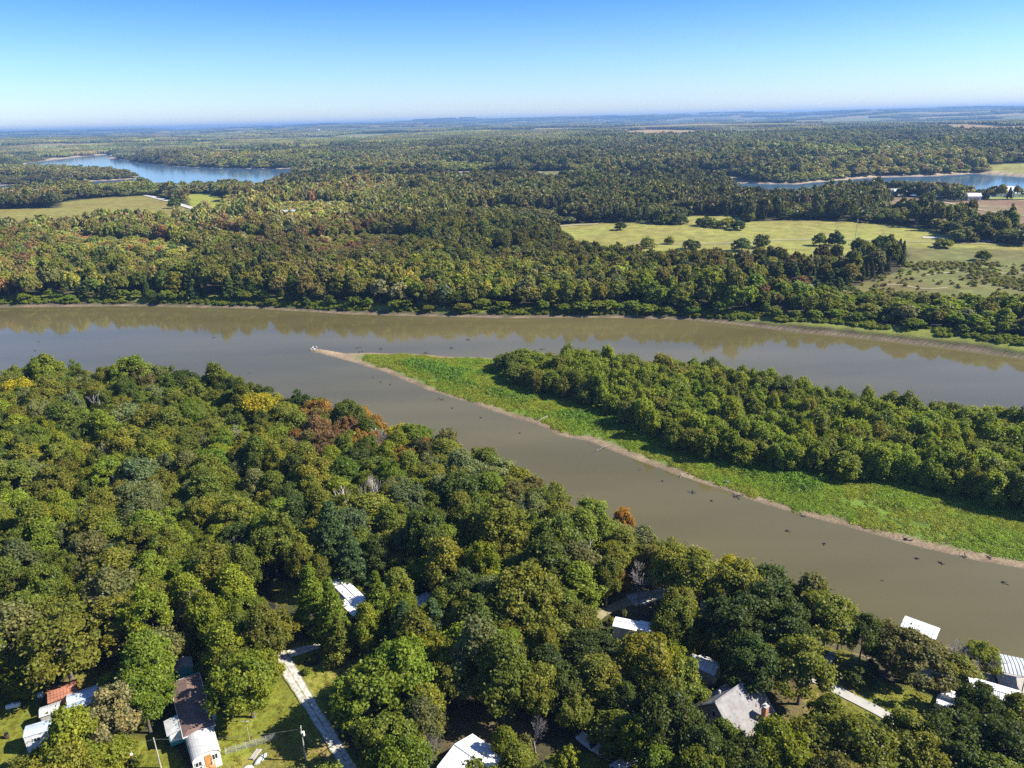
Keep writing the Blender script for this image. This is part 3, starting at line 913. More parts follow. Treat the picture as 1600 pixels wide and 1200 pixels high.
def house(name, label, cat, x, y, rz, Lx, W, h, rise, wall, roof, over=0.35, style='gable', seams=0, zoff=0.0, group=None, base=None):
    zb = (hz(x, y) if base is None else base) + zoff
    t = thing(name, label, cat, (x, y, zb), rz, group)
    X_, Y_ = Lx / 2 + over, W / 2 + over
    dz = rise * over / (W / 2)
    if style == 'arch':
        wall_with_gable(Lx, W, h, rise, True).build('wall', M[wall], t)
        n_ = 14
        ts = np.linspace(0, PI, n_ + 1)
        k = int(max(4, Lx / 0.75))
        for i in range(k):     # separate curved roof sheets lapped over each other
            mb = MB()
            x0, x1 = -X_ + 2 * X_ * i / k, -X_ + 2 * X_ * (i + 1) / k + 0.05
            e = 0.02 * (i % 2)
            for q in range(n_):
                pa = [(xx, (W / 2 + 0.1 + e) * math.cos(tt), h + (rise + 0.08 + e) * math.sin(tt)) for xx, tt in ((x0, ts[q]), (x1, ts[q]), (x1, ts[q + 1]), (x0, ts[q + 1]))]
                mb.poly(pa, [(0, 1, 2, 3)])
            mb.build('roof_sheet', M[roof], t)
        return t
    if style == 'hip':
        mb = MB()
        x_, y_ = Lx / 2, W / 2
        for a, b in (((-x_, -y_), (x_, -y_)), ((x_, -y_), (x_, y_)), ((x_, y_), (-x_, y_)), ((-x_, y_), (-x_, -y_))):
            mb.poly([(*a, -0.6), (*b, -0.6), (*b, h), (*a, h)], [(0, 1, 2, 3)])
        mb.build('wall', M[wall], t)
        e = h - 0.02
        hp = W * 0.55
        R1, R2 = (-X_ + hp, 0, h + rise), (X_ - hp, 0, h + rise)
        c = [(-X_, -Y_, e), (X_, -Y_, e), (X_, Y_, e), (-X_, Y_, e)]
        rb = MB().poly(c + [R1, R2], [(0, 1, 5, 4), (1, 2, 5), (2, 3, 4, 5), (3, 0, 4), (3, 2, 1, 0)])
        rf = rb.build('roof', M[roof], t)
        fa = MB()
        for s in (-1, 1):
            fa.box((0, s * (Y_ + 0.02), e - 0.07), (2 * X_ + 0.1, 0.06, 0.16)); fa.box((s * (X_ + 0.02), 0, e - 0.07), (0.06, 2 * Y_ - 0.02, 0.155))
        fa.build('fascia', M['white_paint'], rf)
        return t
    if style == 'flat':
        mb = MB()
        mb.box((0, 0, h / 2 - 0.3), (Lx, W, h + 0.58)).build('wall', M[wall], t)
        rb = MB(); slab(rb, (-X_, -Y_, h + 0.1), (X_, -Y_, h + 0.1), (X_, Y_, h + 0.1 + rise), (-X_, Y_, h + 0.1 + rise), 0.1)
        rf = rb.build('roof', M[roof], t)
    else:
        wall_with_gable(Lx, W, h, rise).build('wall', M[wall], t)
        for s in (-1, 1):
            rb = MB()
            slab(rb, (-X_, 0.0 + s * 0.002, h + rise + 0.14), (X_, s * 0.002, h + rise + 0.14), (X_, s * Y_, h - dz + 0.14), (-X_, s * Y_, h - dz + 0.14), 0.12)
            rf = rb.build('roof', M[roof], t)
            if seams:
                sm = MB()
                k = int(2 * X_ / seams)
                for i in range(k + 1):
                    xx = -X_ + 0.03 + (2 * X_ - 0.06) * i / k
                    sm.poly([(xx - .025, 0, h + rise + .19), (xx + .025, 0, h + rise + .19), (xx + .025, s * Y_, h - dz + .19), (xx - .025, s * Y_, h - dz + .19), (xx - .025, 0, h + rise + .14), (xx + .025, 0, h + rise + .14), (xx + .025, s * Y_, h - dz + .14), (xx - .025, s * Y_, h - dz + .14)],
                            [(0, 1, 2, 3), (0, 3, 7, 4), (1, 5, 6, 2), (3, 2, 6, 7)])
                tag(sm.build('roof_seam', M[roof], rf), kind='stuff')
        MB().box((0, 0, h + rise + 0.17), (2 * X_, 0.28, 0.06)).build('ridge_cap', M[roof], t)
    return t

FOOT = []    # footprints where no tree may stand: x, y, radius
# grey two storey house with brick chimney
g_rz = math.radians(36)
gx, gy = 33.8, 90.0
gb = 4.0
t = house('house', 'two storey house with grey shingle roof, taupe gable wall and orange brick chimney', 'house', gx, gy, g_rz, 8.9, 7.9, 2.6, 3.9, 'taupe_siding', 'grey_shingle', 0.35, base=gb)
FOOT.append((gx, gy, 6.5))
fa = MB()
for s in (-1, 1):
    for e in (-1, 1):
        a = (s * 4.82, 0, 6.58); b = (s * 4.82, e * 4.3, 2.33)
        MB().tube([a, b], 0.07, 4).build('bargeboard', M['white_paint'], t)
for k in (-0.85, 0.85):
    window(t, -4.45, k * 0.55 - 0.2, 3.9, 0.62, 1.2, 'y', -1, panes=1)
window(t, -4.45, -2.2, 1.3, 1.0, 1.2, 'y', -1); window(t, -4.45, 1.8, 1.3, 1.0, 1.2, 'y', -1)
window(t, 0.5, -3.95, 1.4, 1.2, 1.2, 'x', -1); window(t, -2.5, -3.95, 1.4, 1.2, 1.2, 'x', -1)
door(t, 2.4, -3.95, 0.1, 'x', -1)
ch = MB().box((1.9, -4.4, 2.2), (0.8, 0.75, 6.0)).build('chimney', M['brick'], t)
MB().box((1.9, -4.4, 5.26), (0.96, 0.9, 0.12)).build('chimney_cap', M['concrete'], ch)
MB().tube([(1.9, -4.4, 5.3), (1.9, -4.4, 5.7)], 0.17, 8).build('flue', M['white_metal'], ch)
MB().box((-1.6, 1.6, 5.6), (0.3, 0.3, 0.5)).build('roof_vent', M['grey_metal'], t)
MB().tube([(1.8, 1.2, 5.5), (1.8, 1.2, 6.3)], 0.06, 6).build('vent_pipe', M['white_metal'], t)
# patio of orange stone beside it
pb = MB()
pc = random.Random(5)
for i in range(3):
    for j in range(3):
        MBs = MB().box((36.9 + i * 0.62 - j * 0.15, 83.2 + j * 0.62, hz(37, 84) + 0.05 + pc.uniform(0, 0.03)), (0.57, 0.57, 0.1), rz=0.15)
        if i == 0 and j == 0:
            pt = MBs.build('stone_patio', M['brick']); tag(pt, kind='structure')
        else:
            MBs.build('paver', M['brick'], pt)

# brown roofed mobile home with a white sheet metal addition
mrz = math.radians(-58.5)
ux, uy = math.cos(mrz), math.sin(mrz)
c0 = np.array([-49.95, 87.65])      # middle of the roof's front eave
mc = c0 - np.array([ux, uy]) * 6.9
mh = house('mobile_home', 'single storey mobile home with brown hipped shingle roof half shaded by a tree', 'mobile home', mc[0], mc[1], mrz, 13.4, 4.3, 2.7, 0.75, 'teal_paint', 'brown_shingle', 0.2, style='hip', base=4.2)
FOOT.append((mc[0], mc[1], 5.5)); FOOT.append((c0[0] + 3 * ux, c0[1] + 3 * uy, 3.5)); FOOT.append((mc[0] - 4 * ux, mc[1] - 4 * uy, 4))
# teal dormer box on the roof side, and the lean-to on the other side
db = MB().box((3.1, 2.3, 2.2), (1.6, 1.2, 2.2)).build('bay', M['teal_paint'], mh)
MB().box((3.1, 2.35, 3.34), (1.8, 1.35, 0.08)).build('bay_roof', M['blue_metal'], db)
window(mh, 3.9, 2.45, 2.5, 0.7, 0.9, 'y', 1)
window(mh, 0.0, 2.15, 1.5, 1.3, 1.0, 'x', 1); window(mh, -3.5, 2.15, 1.5, 1.3, 1.0, 'x', 1)
for k in (-4, 0.4): window(mh, k, -2.15, 1.5, 1.2, 1.0, 'x', -1)
lb = MB().box((3.0, -3.2, 1.1), (3.2, 2.05, 2.4)).build('lean_to', M['teal_paint'], mh)
lr = MB(); slab(lr, (1.2, -4.45, 2.35), (4.8, -4.45, 2.35), (4.8, -2.2, 2.62), (1.2, -2.2, 2.62), 0.08); lr.build('lean_to_roof', M['grey_metal'], lb)
MB().box((4.62, -3.2, 1.5), (0.03, 1.7, 1.7)).build('wall_panel', M['white_paint'], lb)
ac = c0 + np.array([ux, uy]) * 2.65
ad = house('porch_room', 'white room with curved ribbed metal roof joined to the end of the brown roofed home', 'house extension', ac[0], ac[1], mrz, 5.0, 3.9, 2.1, 0.9, 'white_paint', 'dull_white', 0.08, style='arch', base=4.2)
door(ad, 2.5, 0.2, 0.35, 'y', 1, 'orange_wood')
window(ad, 2.5, 1.15, 1.6, 0.8, 1.0, 'y', 1); window(ad, 2.5, -1.2, 1.4, 0.9, 0.9, 'y', 1)
window(ad, 0, 1.95, 1.4, 1.2, 0.9, 'x', 1)
stp = thing('wooden_steps', 'orange wooden steps climbing to the door of the white curved room', 'steps', (ac[0] + 2.6 * ux, ac[1] + 2.6 * uy, 4.2), mrz)
MB().box((0.55, 0.2, 0.34), (0.9, 1.5, 0.08)).build('landing', M['orange_wood'], stp)
for i in range(6):
    MB().box((1.15 + i * 0.3, 0.2, 0.30 - i * 0.07), (0.24, 1.25, 0.05)).build('tread', M['orange_wood'], stp)
for s in (-0.5, 0.9):
    MB().box((1.7, s, 0.1), (2.2, 0.06, 0.2)).build('stringer', M['wood'], stp)
    for q in (0.2, 1.0):
        MB().box((q, s, 0.6), (0.09, 0.09, 1.3)).build('post', M['orange_wood'], stp)
    MB().box((0.6, s, 1.22), (1.0, 0.1, 0.05)).build('handrail', M['orange_wood'], stp)

def at(px, py, z=4.4):
    q = gp(px, py, z)
    return float(q[0]), float(q[1])

# long white trailer between two spire shaped trees
x, y = at(549, 925, 7.2)
t = house('white_trailer', 'long white roofed trailer between two pointed bright green trees', 'mobile home', x, y, math.radians(-51), 13.0, 2.7, 2.5, 0.35, 'white_paint', 'white_metal', 0.2, seams=1.2, base=4.2)
window(t, 6.5, 0.4, 1.5, 1.1, 0.9, 'y', 1); window(t, 2, -1.35, 1.5, 1.1, 0.9, 'x', -1); door(t, 4, -1.35, 0.2, 'x', -1)
ab = MB(); slab(ab, (0.5, -3.0, 2.3), (6.3, -3.0, 2.3), (6.3, -1.65, 2.5), (0.5, -1.65, 2.5), 0.08); aw = ab.build('awning', M['white_metal'], t)
for q in (0.7, 3.4, 6.1):
    MB().tube([(q, -2.9, -0.3), (q, -2.9, 2.2)], 0.05, 6).build('awning_post', M['white_paint'], aw)
FOOT.append((x, y, 5)); FOOT.append((x + 3, y - 4, 4))
# shed with light blue roof beyond the pines
x, y = at(654, 938, 6.5)
t = house('shed', 'small shed with pale blue metal roof beyond the pair of pines', 'shed', x, y, math.radians(35), 4.6, 3.0, 2.1, 0.6, 'grey_wood', 'blue_metal', 0.25, seams=0.8, base=4.2)
door(t, -0.5, -1.5, 0.05, 'x', -1); FOOT.append((x, y, 2.5))
# sheds and trailers in the corner by the meadow grass
x, y = at(98, 1080, 6.4)
t = house('shed', 'shed with rust red corrugated roof beside the blue roofed trailers', 'shed', x, y, math.radians(30), 3.9, 3.6, 2.2, 0.5, 'wood', 'rust_metal', 0.2, seams=0.45, base=4.2)
door(t, -1.95, 0, 0.05, 'y', -1); FOOT.append((x, y, 2.8))
x, y = at(141, 1082, 6.6)
t = house('trailer', 'narrow trailer with dark blue metal roof next to the rust red shed', 'mobile home', x, y, math.radians(31), 6.6, 2.5, 2.4, 0.3, 'white_paint', 'blue_metal', 0.12, seams=0.9, base=4.2)
window(t, 1.2, -1.25, 1.5, 1.0, 0.8, 'x', -1); FOOT.append((x, y, 3.5))
x, y = at(140, 1101, 6.2)
t = house('trailer', 'second blue roofed trailer nearer the yellow green trees', 'mobile home', x, y, math.radians(31), 7.4, 2.3, 2.2, 0.3, 'white_paint', 'blue_metal', 0.12, seams=0.9, base=4.2)
door(t, -1, -1.15, 0.1, 'x', -1); FOOT.append((x, y, 3.2))
x, y = at(78, 1109, 6.2)
t = house('shed', 'little shed with pale corrugated roof below the rust red shed', 'shed', x, y, math.radians(28), 2.6, 2.2, 2.0, 0.4, 'grey_wood', 'grey_metal', 0.15, seams=0.4, base=4.2); FOOT.append((x, y, 1.8))
x, y = at(72, 1138, 6.4)
t = house('camper', 'white camper trailer with plain end wall facing the yellow grass', 'camper', x, y, math.radians(24), 5.6, 2.5, 2.5, 0.2, 'white_paint', 'blue_metal', 0.05, base=4.3)
window(t, -1.2, -1.25, 1.6, 0.9, 0.7, 'x', -1); door(t, 0.8, -1.25, 0.3, 'x', -1); FOOT.append((x, y, 3))
x, y = at(287, 1038, 6.2)
t = house('shed', 'teal shed with dark roof behind the brown roofed home', 'shed', x, y, math.radians(-62), 2.6, 2.6, 2.0, 0.5, 'teal_paint', 'grey_shingle', 0.15, base=4.2); FOOT.append((x, y, 1.8))
# white gabled roof at the bottom edge
x, y = at(738, 1188, 7.0)
t = house('house', 'low house with bright white gabled metal roof beside a thin yellow tree', 'house', x, y, math.radians(-40), 6.4, 7.2, 2.4, 1.1, 'white_paint', 'white_metal', 0.3, seams=0.6, base=4.2)
window(t, -3.2, 0, 1.4, 1.2, 1.0, 'y', -1); FOOT.append((x, y, 4.5))
# white cottage by the tall oak
x, y = at(1106, 1037, 6.6)
t = house('cottage', 'small cottage with white gabled roof and cream end wall in a clearing', 'cottage', x, y, math.radians(-38), 3.4, 3.2, 2.1, 0.7, 'tan_panel', 'white_metal', 0.25, seams=0.6, base=4.2)
door(t, 1.7, 0.5, 0.05, 'y', 1, 'wood'); window(t, 1.7, -0.8, 1.3, 0.6, 0.7, 'y', 1); FOOT.append((x, y, 2.8))
x, y = at(1080, 1033, 6.0)
t = house('carport', 'pale metal carport tucked against the small white cottage', 'carport', x, y, math.radians(-38), 3.2, 3.0, 1.9, 0.15, 'grey_wood', 'grey_metal', 0.2, style='flat', base=4.1); FOOT.append((x, y, 2))
# white roofs under the oaks
for (px, py, rz, lx, wy, lab) in [(978, 973, -20, 4.2, 2.6, 'white roofed camper half hidden by oaks above the carport'), (1012, 978, -25, 3.2, 2.4, 'second white roofed camper under the oaks'), (1160, 1000, 20, 2.6, 2.0, 'little pale roofed shed under the dark oaks by the road')]:
    x, y = at(px, py, 6.5)
    house('camper' if 'camper' in lab else 'shed', lab, 'camper' if 'camper' in lab else 'shed', x, y, math.radians(rz), lx, wy, 2.1, 0.3, 'white_paint', 'white_metal', 0.15, base=4.1); FOOT.append((x, y, 2.5))
x, y = at(1245, 1151, 6.6)
t = house('shed', 'small outbuilding with dull grey shingle roof in front of the patio', 'shed', x, y, math.radians(40), 4.2, 3.6, 2.1, 0.9, 'taupe_siding', 'grey_shingle', 0.25, base=4.1); FOOT.append((x, y, 2.8))
# trailers by the boat landing
x, y = at(1492, 1086, 6.6)
t = house('trailer', 'white roofed trailer at the end of the grass strip by the concrete road', 'mobile home', x, y, math.radians(-36), 3.8, 1.6, 2.3, 0.15, 'white_paint', 'white_metal', 0.05, base=4.2); window(t, 0, -0.8, 1.5, 0.8, 0.7, 'x', -1); FOOT.append((x, y, 2.5))
x, y = at(1478, 1098, 5.6)
t = house('shed', 'white awning shed in front of the white roofed trailer', 'shed', x, y, math.radians(-36), 2.4, 1.9, 1.5, 0.2, 'white_paint', 'white_metal', 0.1, style='flat', base=4.1); FOOT.append((x, y, 1.6))
x, y = at(1566, 1088, 7.0)
t = house('house', 'large white roofed house seen through dappled oak leaves near the river landing', 'house', x, y, math.radians(-30), 8.6, 5.6, 2.5, 1.0, 'white_paint', 'white_metal', 0.3, seams=0.8, base=4.2); window(t, -4.3, 0, 1.4, 1.2, 1.0, 'y', -1); FOOT.append((x, y, 4.5))
# boathouses on the water's edge
def boathouse(label, px, py, rz, lx, wy, z, roof, rise=0.25):
    x, y = at(px, py, z)
    t = thing('boathouse', label, 'boathouse', (x, y, 0), math.radians(rz))
    X_, Y_ = lx / 2, wy / 2
    for s in (-1, 1):
        rb = MB(); slab(rb, (-X_ - .2, s * .002, z + rise), (X_ + .2, s * .002, z + rise), (X_ + .2, s * (Y_ + .2), z - 0.05), (-X_ - .2, s * (Y_ + .2), z - 0.05), 0.08)
        rf = rb.build('roof', M[roof], t)
        sm = MB()
        for i in range(int(lx / 0.6)):
            xx = -X_ + 0.3 + i * 0.6
            sm.box((xx, s * (Y_ + .2) / 2, z + rise / 2 + 0.03), (0.05, Y_ + .2, 0.05), tilt=-s * math.atan2(rise + 0.05, Y_ + .2))
        tag(sm.build('roof_seam', M[roof], rf), kind='stuff')
        for xx in (-X_, 0, X_):
            MB().box((xx, s * Y_, z / 2 - 0.7), (0.14, 0.14, z + 1.3)).build('post', M['grey_wood'], t)
    dk = MB().box((0, 0, 0.45), (lx, wy, 0.18)).build('dock', M['grey_wood'], t)
    for s in (-1, 1):
        MB().tube([(-X_, s * Y_ * 0.8, 0.15), (X_, s * Y_ * 0.8, 0.15)], 0.28, 8).build('float', M['blue_metal'], dk)
    return t
boathouse('boathouse with plain bright white roof standing at the muddy water edge', 1438, 980, -40, 5.6, 3.6, 3.6, 'white_metal'); FOOT.append((*at(1438, 980, 3.6), 3.2))
boathouse('boathouse with weathered pale grey roof at the water edge behind a black snag', 1598, 1042, -22, 6.5, 4.6, 3.8, 'grey_metal'); FOOT.append((*at(1598, 1042, 3.8), 4))

# ------------------------------------------------------------------ boats, tanks, poles and yard things
def boat(label, px, py, rz, ln=5.0, wd=1.9, mat='white_paint', trailer=True, z=4.6):
    x, y = at(px, py, z)
    zb = hz(x, y)
    t = thing('boat', label, 'boat', (x, y, zb), math.radians(rz))
    mb = MB()
    st = [(-0.5, 0.46, 0.42), (-0.2, 0.5, 0.45), (0.15, 0.48, 0.48), (0.38, 0.3, 0.56), (0.5, 0.03, 0.68)]
    rows = []
    for a, hw, top in st:
        xx = a * ln; hw_ = hw * wd
        rows.append([(xx, -hw_, 0.5 + top), (xx, -hw_ * 0.8, 0.55), (xx, 0, 0.42 + max(0, a) * 0.5), (xx, hw_ * 0.8, 0.55), (xx, hw_, 0.5 + top)])
    b = [p for r_ in rows for p in r_]
    F = []
    for i in range(len(rows) - 1):
        for k in range(4):
            F.append((i * 5 + k, i * 5 + k + 1, (i + 1) * 5 + k + 1, (i + 1) * 5 + k))
    F.append((0, 1, 2, 3, 4))
    mb.poly(b, F)
    mb.poly([(r_[0][0], r_[0][1] * 0.98, r_[0][2] - 0.18) for r_ in rows] + [(r_[4][0], r_[4][1] * 0.98, r_[4][2] - 0.18) for r_ in rows], [(i, i + 1, 6 + i, 5 + i) for i in range(4)])
    h = mb.build('hull', M[mat], t)
    MB().box((-0.05 * ln, 0, 1.12), (0.5, wd * 0.5, 0.3)).build('seat', M['grey_metal'], t)
    MB().poly([(0.14 * ln, -wd * .38, .95), (0.14 * ln, wd * .38, .95), (0.06 * ln, wd * .33, 1.35), (0.06 * ln, -wd * .33, 1.35), (0.15 * ln, -wd * .38, .95), (0.15 * ln, wd * .38, .95), (0.07 * ln, wd * .33, 1.35), (0.07 * ln, -wd * .33, 1.35)], [(0, 1, 2, 3), (7, 6, 5, 4), (3, 2, 6, 7), (0, 3, 7, 4), (1, 5, 6, 2)]).build('windscreen', M['dark_glass'], t)
    MB().box((-0.53 * ln, 0, 0.95), (0.35, 0.32, 0.75)).build('outboard_motor', M['black_paint'], t)
    if trailer:
        fr = MB()
        for s in (-1, 1):
            fr.box((0.03 * ln, s * 0.4, 0.38), (ln * 1.0, 0.08, 0.1))
        fr.box((0.62 * ln, 0, 0.38), (ln * 0.25, 0.1, 0.1))
        f = fr.build('trailer', M['grey_metal'], t)
        for s in (-1, 1):
            MB().tube([(-0.1 * ln, s * 0.82, 0.3), (-0.1 * ln, s * 1.0, 0.3)], 0.3, 10).build('wheel', M['rubber'], f)
    return t
boat('white open boat on a trailer in deep shade under the oaks', 923, 1162, -48, 5.0)
boat('white boat on a trailer in a sunny patch at the foot of the oak grove', 979, 1190, 30, 5.2)
boat('small white boat parked under the tree by the concrete road', 1298, 1021, 50, 3.2, 1.4)
boat('white boat in the shade beside the cottage carport', 1045, 1030, -40, 4.0)

def tank(label, px, py, rz, ln=1.8, rad=0.42, z=4.4, mat='white_paint', cat='tank'):
    x, y = at(px, py, z); zb = hz(x, y)
    t = thing('gas_tank', label, cat, (x, y, zb), math.radians(rz))
    pts = [(-ln / 2 - rad * 0.5, 0), (-ln / 2 - rad * 0.35, 0), (-ln / 2, 0), (ln / 2, 0), (ln / 2 + rad * 0.35, 0), (ln / 2 + rad * 0.5, 0)]
    MB().tube([(a, 0, rad + 0.25) for a, _ in pts], [rad * .3, rad * 0.75, rad, rad, rad * 0.75, rad * .3], 12).build('tank_body', M[mat], t, True)
    MB().tube([(0, 0, 2 * rad + 0.2), (0, 0, 2 * rad + 0.4)], 0.14, 8).build('valve_dome', M[mat], t)
    for s in (-1, 1):
        MB().box((s * ln * 0.35, 0, 0.13), (0.12, rad * 1.3, 0.34)).build('leg', M['concrete'], t)
tank('white gas tank lying in the yellow grass near the meadow corner', 20, 1101, 20)
tank('round white tank beside the rust red shed', 63, 1084, 0, 0.7, 0.5)
tank('white gas tank on the lawn beyond the teal shed', 312, 1021, 30, 0.9, 0.4)
tank('small white tank in the clearing at the wood edge', 372, 964, 30, 1.2, 0.4)
tank('white round tank at the corner of the curved roof room', 338, 1172, 10, 0.6, 0.45)

def pole(label, px, py, H_=7.5, arm=True, lean=0.0, rad=0.13, z=4.3, rz=0.3):
    x, y = at(px, py, z)
    t = thing('utility_pole', label, 'pole', (x, y, hz(x, y)), rz)
    MB().tube([(0, 0, -0.5), (lean * H_ * 0.5, 0, H_ * 0.5), (lean * H_, 0, H_)], [rad, rad * 0.85, rad * 0.65], 8).build('post', M['grey_wood'], t)
    if arm:
        a = MB().box((lean * H_, 0, H_ - 0.5), (0.1, 1.5, 0.12)).build('crossarm', M['grey_wood'], t)
        for s in (-0.65, 0, 0.65):
            MB().tube([(lean * H_, s, H_ - 0.44), (lean * H_, s, H_ - 0.24)], 0.05, 6).build('insulator', M['white_paint'], a)
        MB().tube([(lean * H_ + 0.25, 0, H_ - 1.6), (lean * H_ + 0.25, 0, H_ - 0.9)], 0.2, 8).build('transformer', M['white_paint'], t)
    return Vector((x, y, hz(x, y) + H_ - 0.25))
p1 = pole('bare pale wooden pole on the grass beside the curved roof room', 250, 1194, 6.0, False)
p2 = pole('wooden utility pole with white transformer in the tree shade beside the gravel driveway', 477, 1182, 6.5)
p3 = pole('thin pole with a small crossarm on the lawn beside the wire fence', 389, 1152, 4.2, False, rad=0.06)
pole('lone utility pole out in the pale meadow', 1335, 381, 15, True, rad=0.2, z=4)
MB().box((p3.x, p3.y, p3.z + 0.1), (1.5, 0.08, 0.08)).build('clothes_bar', M['white_paint']); tag(bpy.data.objects['clothes_bar'], 'pale crossbar on top of the thin pole on the lawn', 'clothes line')
def wire(label, a, b, sag=0.5):
    pts = []
    for i in range(13):
        k = i / 12
        q = a.lerp(b, k); q.z -= sag * 4 * k * (1 - k)
        pts.append(q)
    tag(MB().tube(pts, 0.022, 3).build('power_line', M['wire']), label, 'wire')
wire('power line sagging from the pale pole to the transformer pole', p1, p2, 0.7)
wire('power line running from the transformer pole down past the driveway', p2, Vector((-20, 72, 10)), 0.5)
wire('power line running from the pale pole across the yard grass', p1, Vector((-75, 78, 9)), 0.5)

YARD_BUSH = []
# wire fence along the lawn
f0, f1, f2 = at(352, 1172), at(398, 1158), at(430, 1148)
fe = thing('wire_fence', 'chain link fence with thin posts crossing the lawn by the curved roof room', 'fence', (f0[0], f0[1], 0))
pts = [np.array(f0) + (np.array(f2) - np.array(f0)) * k / 5 for k in range(6)]
for q in pts:
    MB().tube([(q[0] - f0[0], q[1] - f0[1], hz(*q) - 0.2), (q[0] - f0[0], q[1] - f0[1], hz(*q) + 1.3)], 0.045, 6).build('post', M['grey_metal'], fe)
wm = MB()
for a, b in zip(pts[:-1], pts[1:]):
    for k in range(7):
        zz = 0.1 + k * 0.19
        wm.tube([(a[0] - f0[0], a[1] - f0[1], hz(*a) + zz), (b[0] - f0[0], b[1] - f0[1], hz(*b) + zz)], 0.012, 3, cap=False)
    for k in range(1, 9):
        c_ = a + (b - a) * k / 9
        wm.tube([(c_[0] - f0[0], c_[1] - f0[1], hz(*c_) + 0.1), (c_[0] - f0[0], c_[1] - f0[1], hz(*c_) + 1.24)], 0.01, 3, cap=False)
tag(wm.build('mesh', M['grey_metal'], fe), kind='stuff')

def car(label, px, py, rz, mat='silver_car', truck=False):
    x, y = at(px, py, 4.8)
    t = thing('parked_truck' if truck else 'parked_car', label, 'truck' if truck else 'car', (x, y, hz(x, y)), math.radians(rz))
    prof = [(-2.3, .45), (-2.3, .95), (-1.9, 1.02), (-1.45, 1.5), (0.35, 1.5), (1.05, 1.02), (2.15, .9), (2.3, .5)] if not truck else [(-2.6, .5), (-2.6, 1.05), (-0.6, 1.05), (-0.5, 1.7), (0.9, 1.7), (1.4, 1.12), (2.5, 1.02), (2.6, .5)]
    b = MB()
    nP = len(prof)
    V_ = []
    for s in (-1, 1):
        for (a, z_) in prof:
            V_.append((a, s * (0.88 if z_ < 1.2 else 0.7), z_))
    b.poly(V_, [(i, (i + 1) % nP, nP + (i + 1) % nP, nP + i) for i in range(nP)] + [tuple(range(nP)), tuple(reversed(range(nP, 2 * nP)))])
    b.build('body', M[mat], t)
    for s in (-1, 1):
        xs = (-1.35, 0.5) if not truck else (-0.4, 1.0)
        MB().poly([(xs[0], s * .86, 1.05), (xs[1] + .2, s * .86, 1.05), (xs[1] - .15, s * .73, 1.45), (xs[0] + .1, s * .73, 1.45)], [(0, 1, 2, 3)]).build('side_window', M['dark_glass'], t)
        for a in (-1.45, 1.45):
            MB().tube([(a, s * 0.72, 0.34), (a, s * 0.92, 0.34)], 0.34, 12).build('wheel', M['rubber'], t)
    xw = 0.42 if not truck else 0.97
    MB().poly([(xw, -.66, 1.46 if not truck else 1.66), (xw, .66, 1.46 if not truck else 1.66), (xw + .6, .76, 1.09 if not truck else 1.19), (xw + .6, -.76, 1.09 if not truck else 1.19)], [(0, 1, 2, 3)]).build('windscreen', M['dark_glass'], t)
car('dark blue car parked in shade beside the cream cottage', 1103, 1078, 25, 'black_paint')
car('dark car parked in the shaded clearing at the wood edge', 412, 951, 60, 'black_paint')
car('pale blue pickup deep in shade under the oaks at the corner', 1482, 1170, -30, 'silver_car', True)

def table(label, px, py, rz):
    x, y = at(px, py, 4.6)
    t = thing('picnic_table', label, 'table', (x, y, hz(x, y)), math.radians(rz))
    for i in range(4):
        MB().box((0, -0.33 + i * 0.22, 0.75), (1.8, 0.19, 0.04)).build('plank', M['wood'], t)
    for s in (-1, 1):
        MB().box((0, s * 0.75, 0.45), (1.8, 0.25, 0.04)).build('bench', M['wood'], t)
        MB().box((s * 0.6, 0, 0.4), (0.08, 1.5, 0.08)).build('brace', M['wood'], t)
        for e in (-1, 1):
            MB().tube([(s * 0.6, e * 0.3, 0.72), (s * 0.6, e * 0.62, 0)], 0.05, 4).build('leg', M['wood'], t)
table('brown picnic table under the spire tree by the sunlit lawn', 578, 985, 15)
x, y = at(205, 1180)
t = thing('garden_figure', 'small red and white garden ornament on the grass by a round shrub', 'ornament', (x, y, hz(x, y)))
MB().tube([(0, 0, 0), (0, 0, 0.5), (0, 0, 0.9)], [0.32, 0.28, 0.12], 8).build('base', M['red_paint'], t)
MB().blob((0, 0, 1.1), (0.24, 0.24, 0.26)).build('top', M['white_paint'], t)
# debris pile and scrap by the curved room
x, y = at(405, 1178)
for i, (px, py, rz, ln, lab) in enumerate([(406, 1180, 60, 2.6, 'pale aluminium skiff lying bottom up beside the fence'), (386, 1196, 20, 1.8, 'white overturned tub at the foot of the wooden steps')]):
    x, y = at(px, py)
    t = thing('skiff' if i == 0 else 'tub', lab, 'skiff' if i == 0 else 'tub', (x, y, hz(x, y)), math.radians(rz))
    MB().blob((0, 0, 0.1), (ln / 2, 0.45 if i == 0 else 0.7, 0.5), 10, 6).build('shell', M['white_paint' if i else 'grey_metal'], t, True)
    MB().tube([(-ln / 2, 0, 0.2), (0, 0, 0.62), (ln / 2, 0, 0.2)], 0.04, 5).build('keel', M['grey_metal'], t)

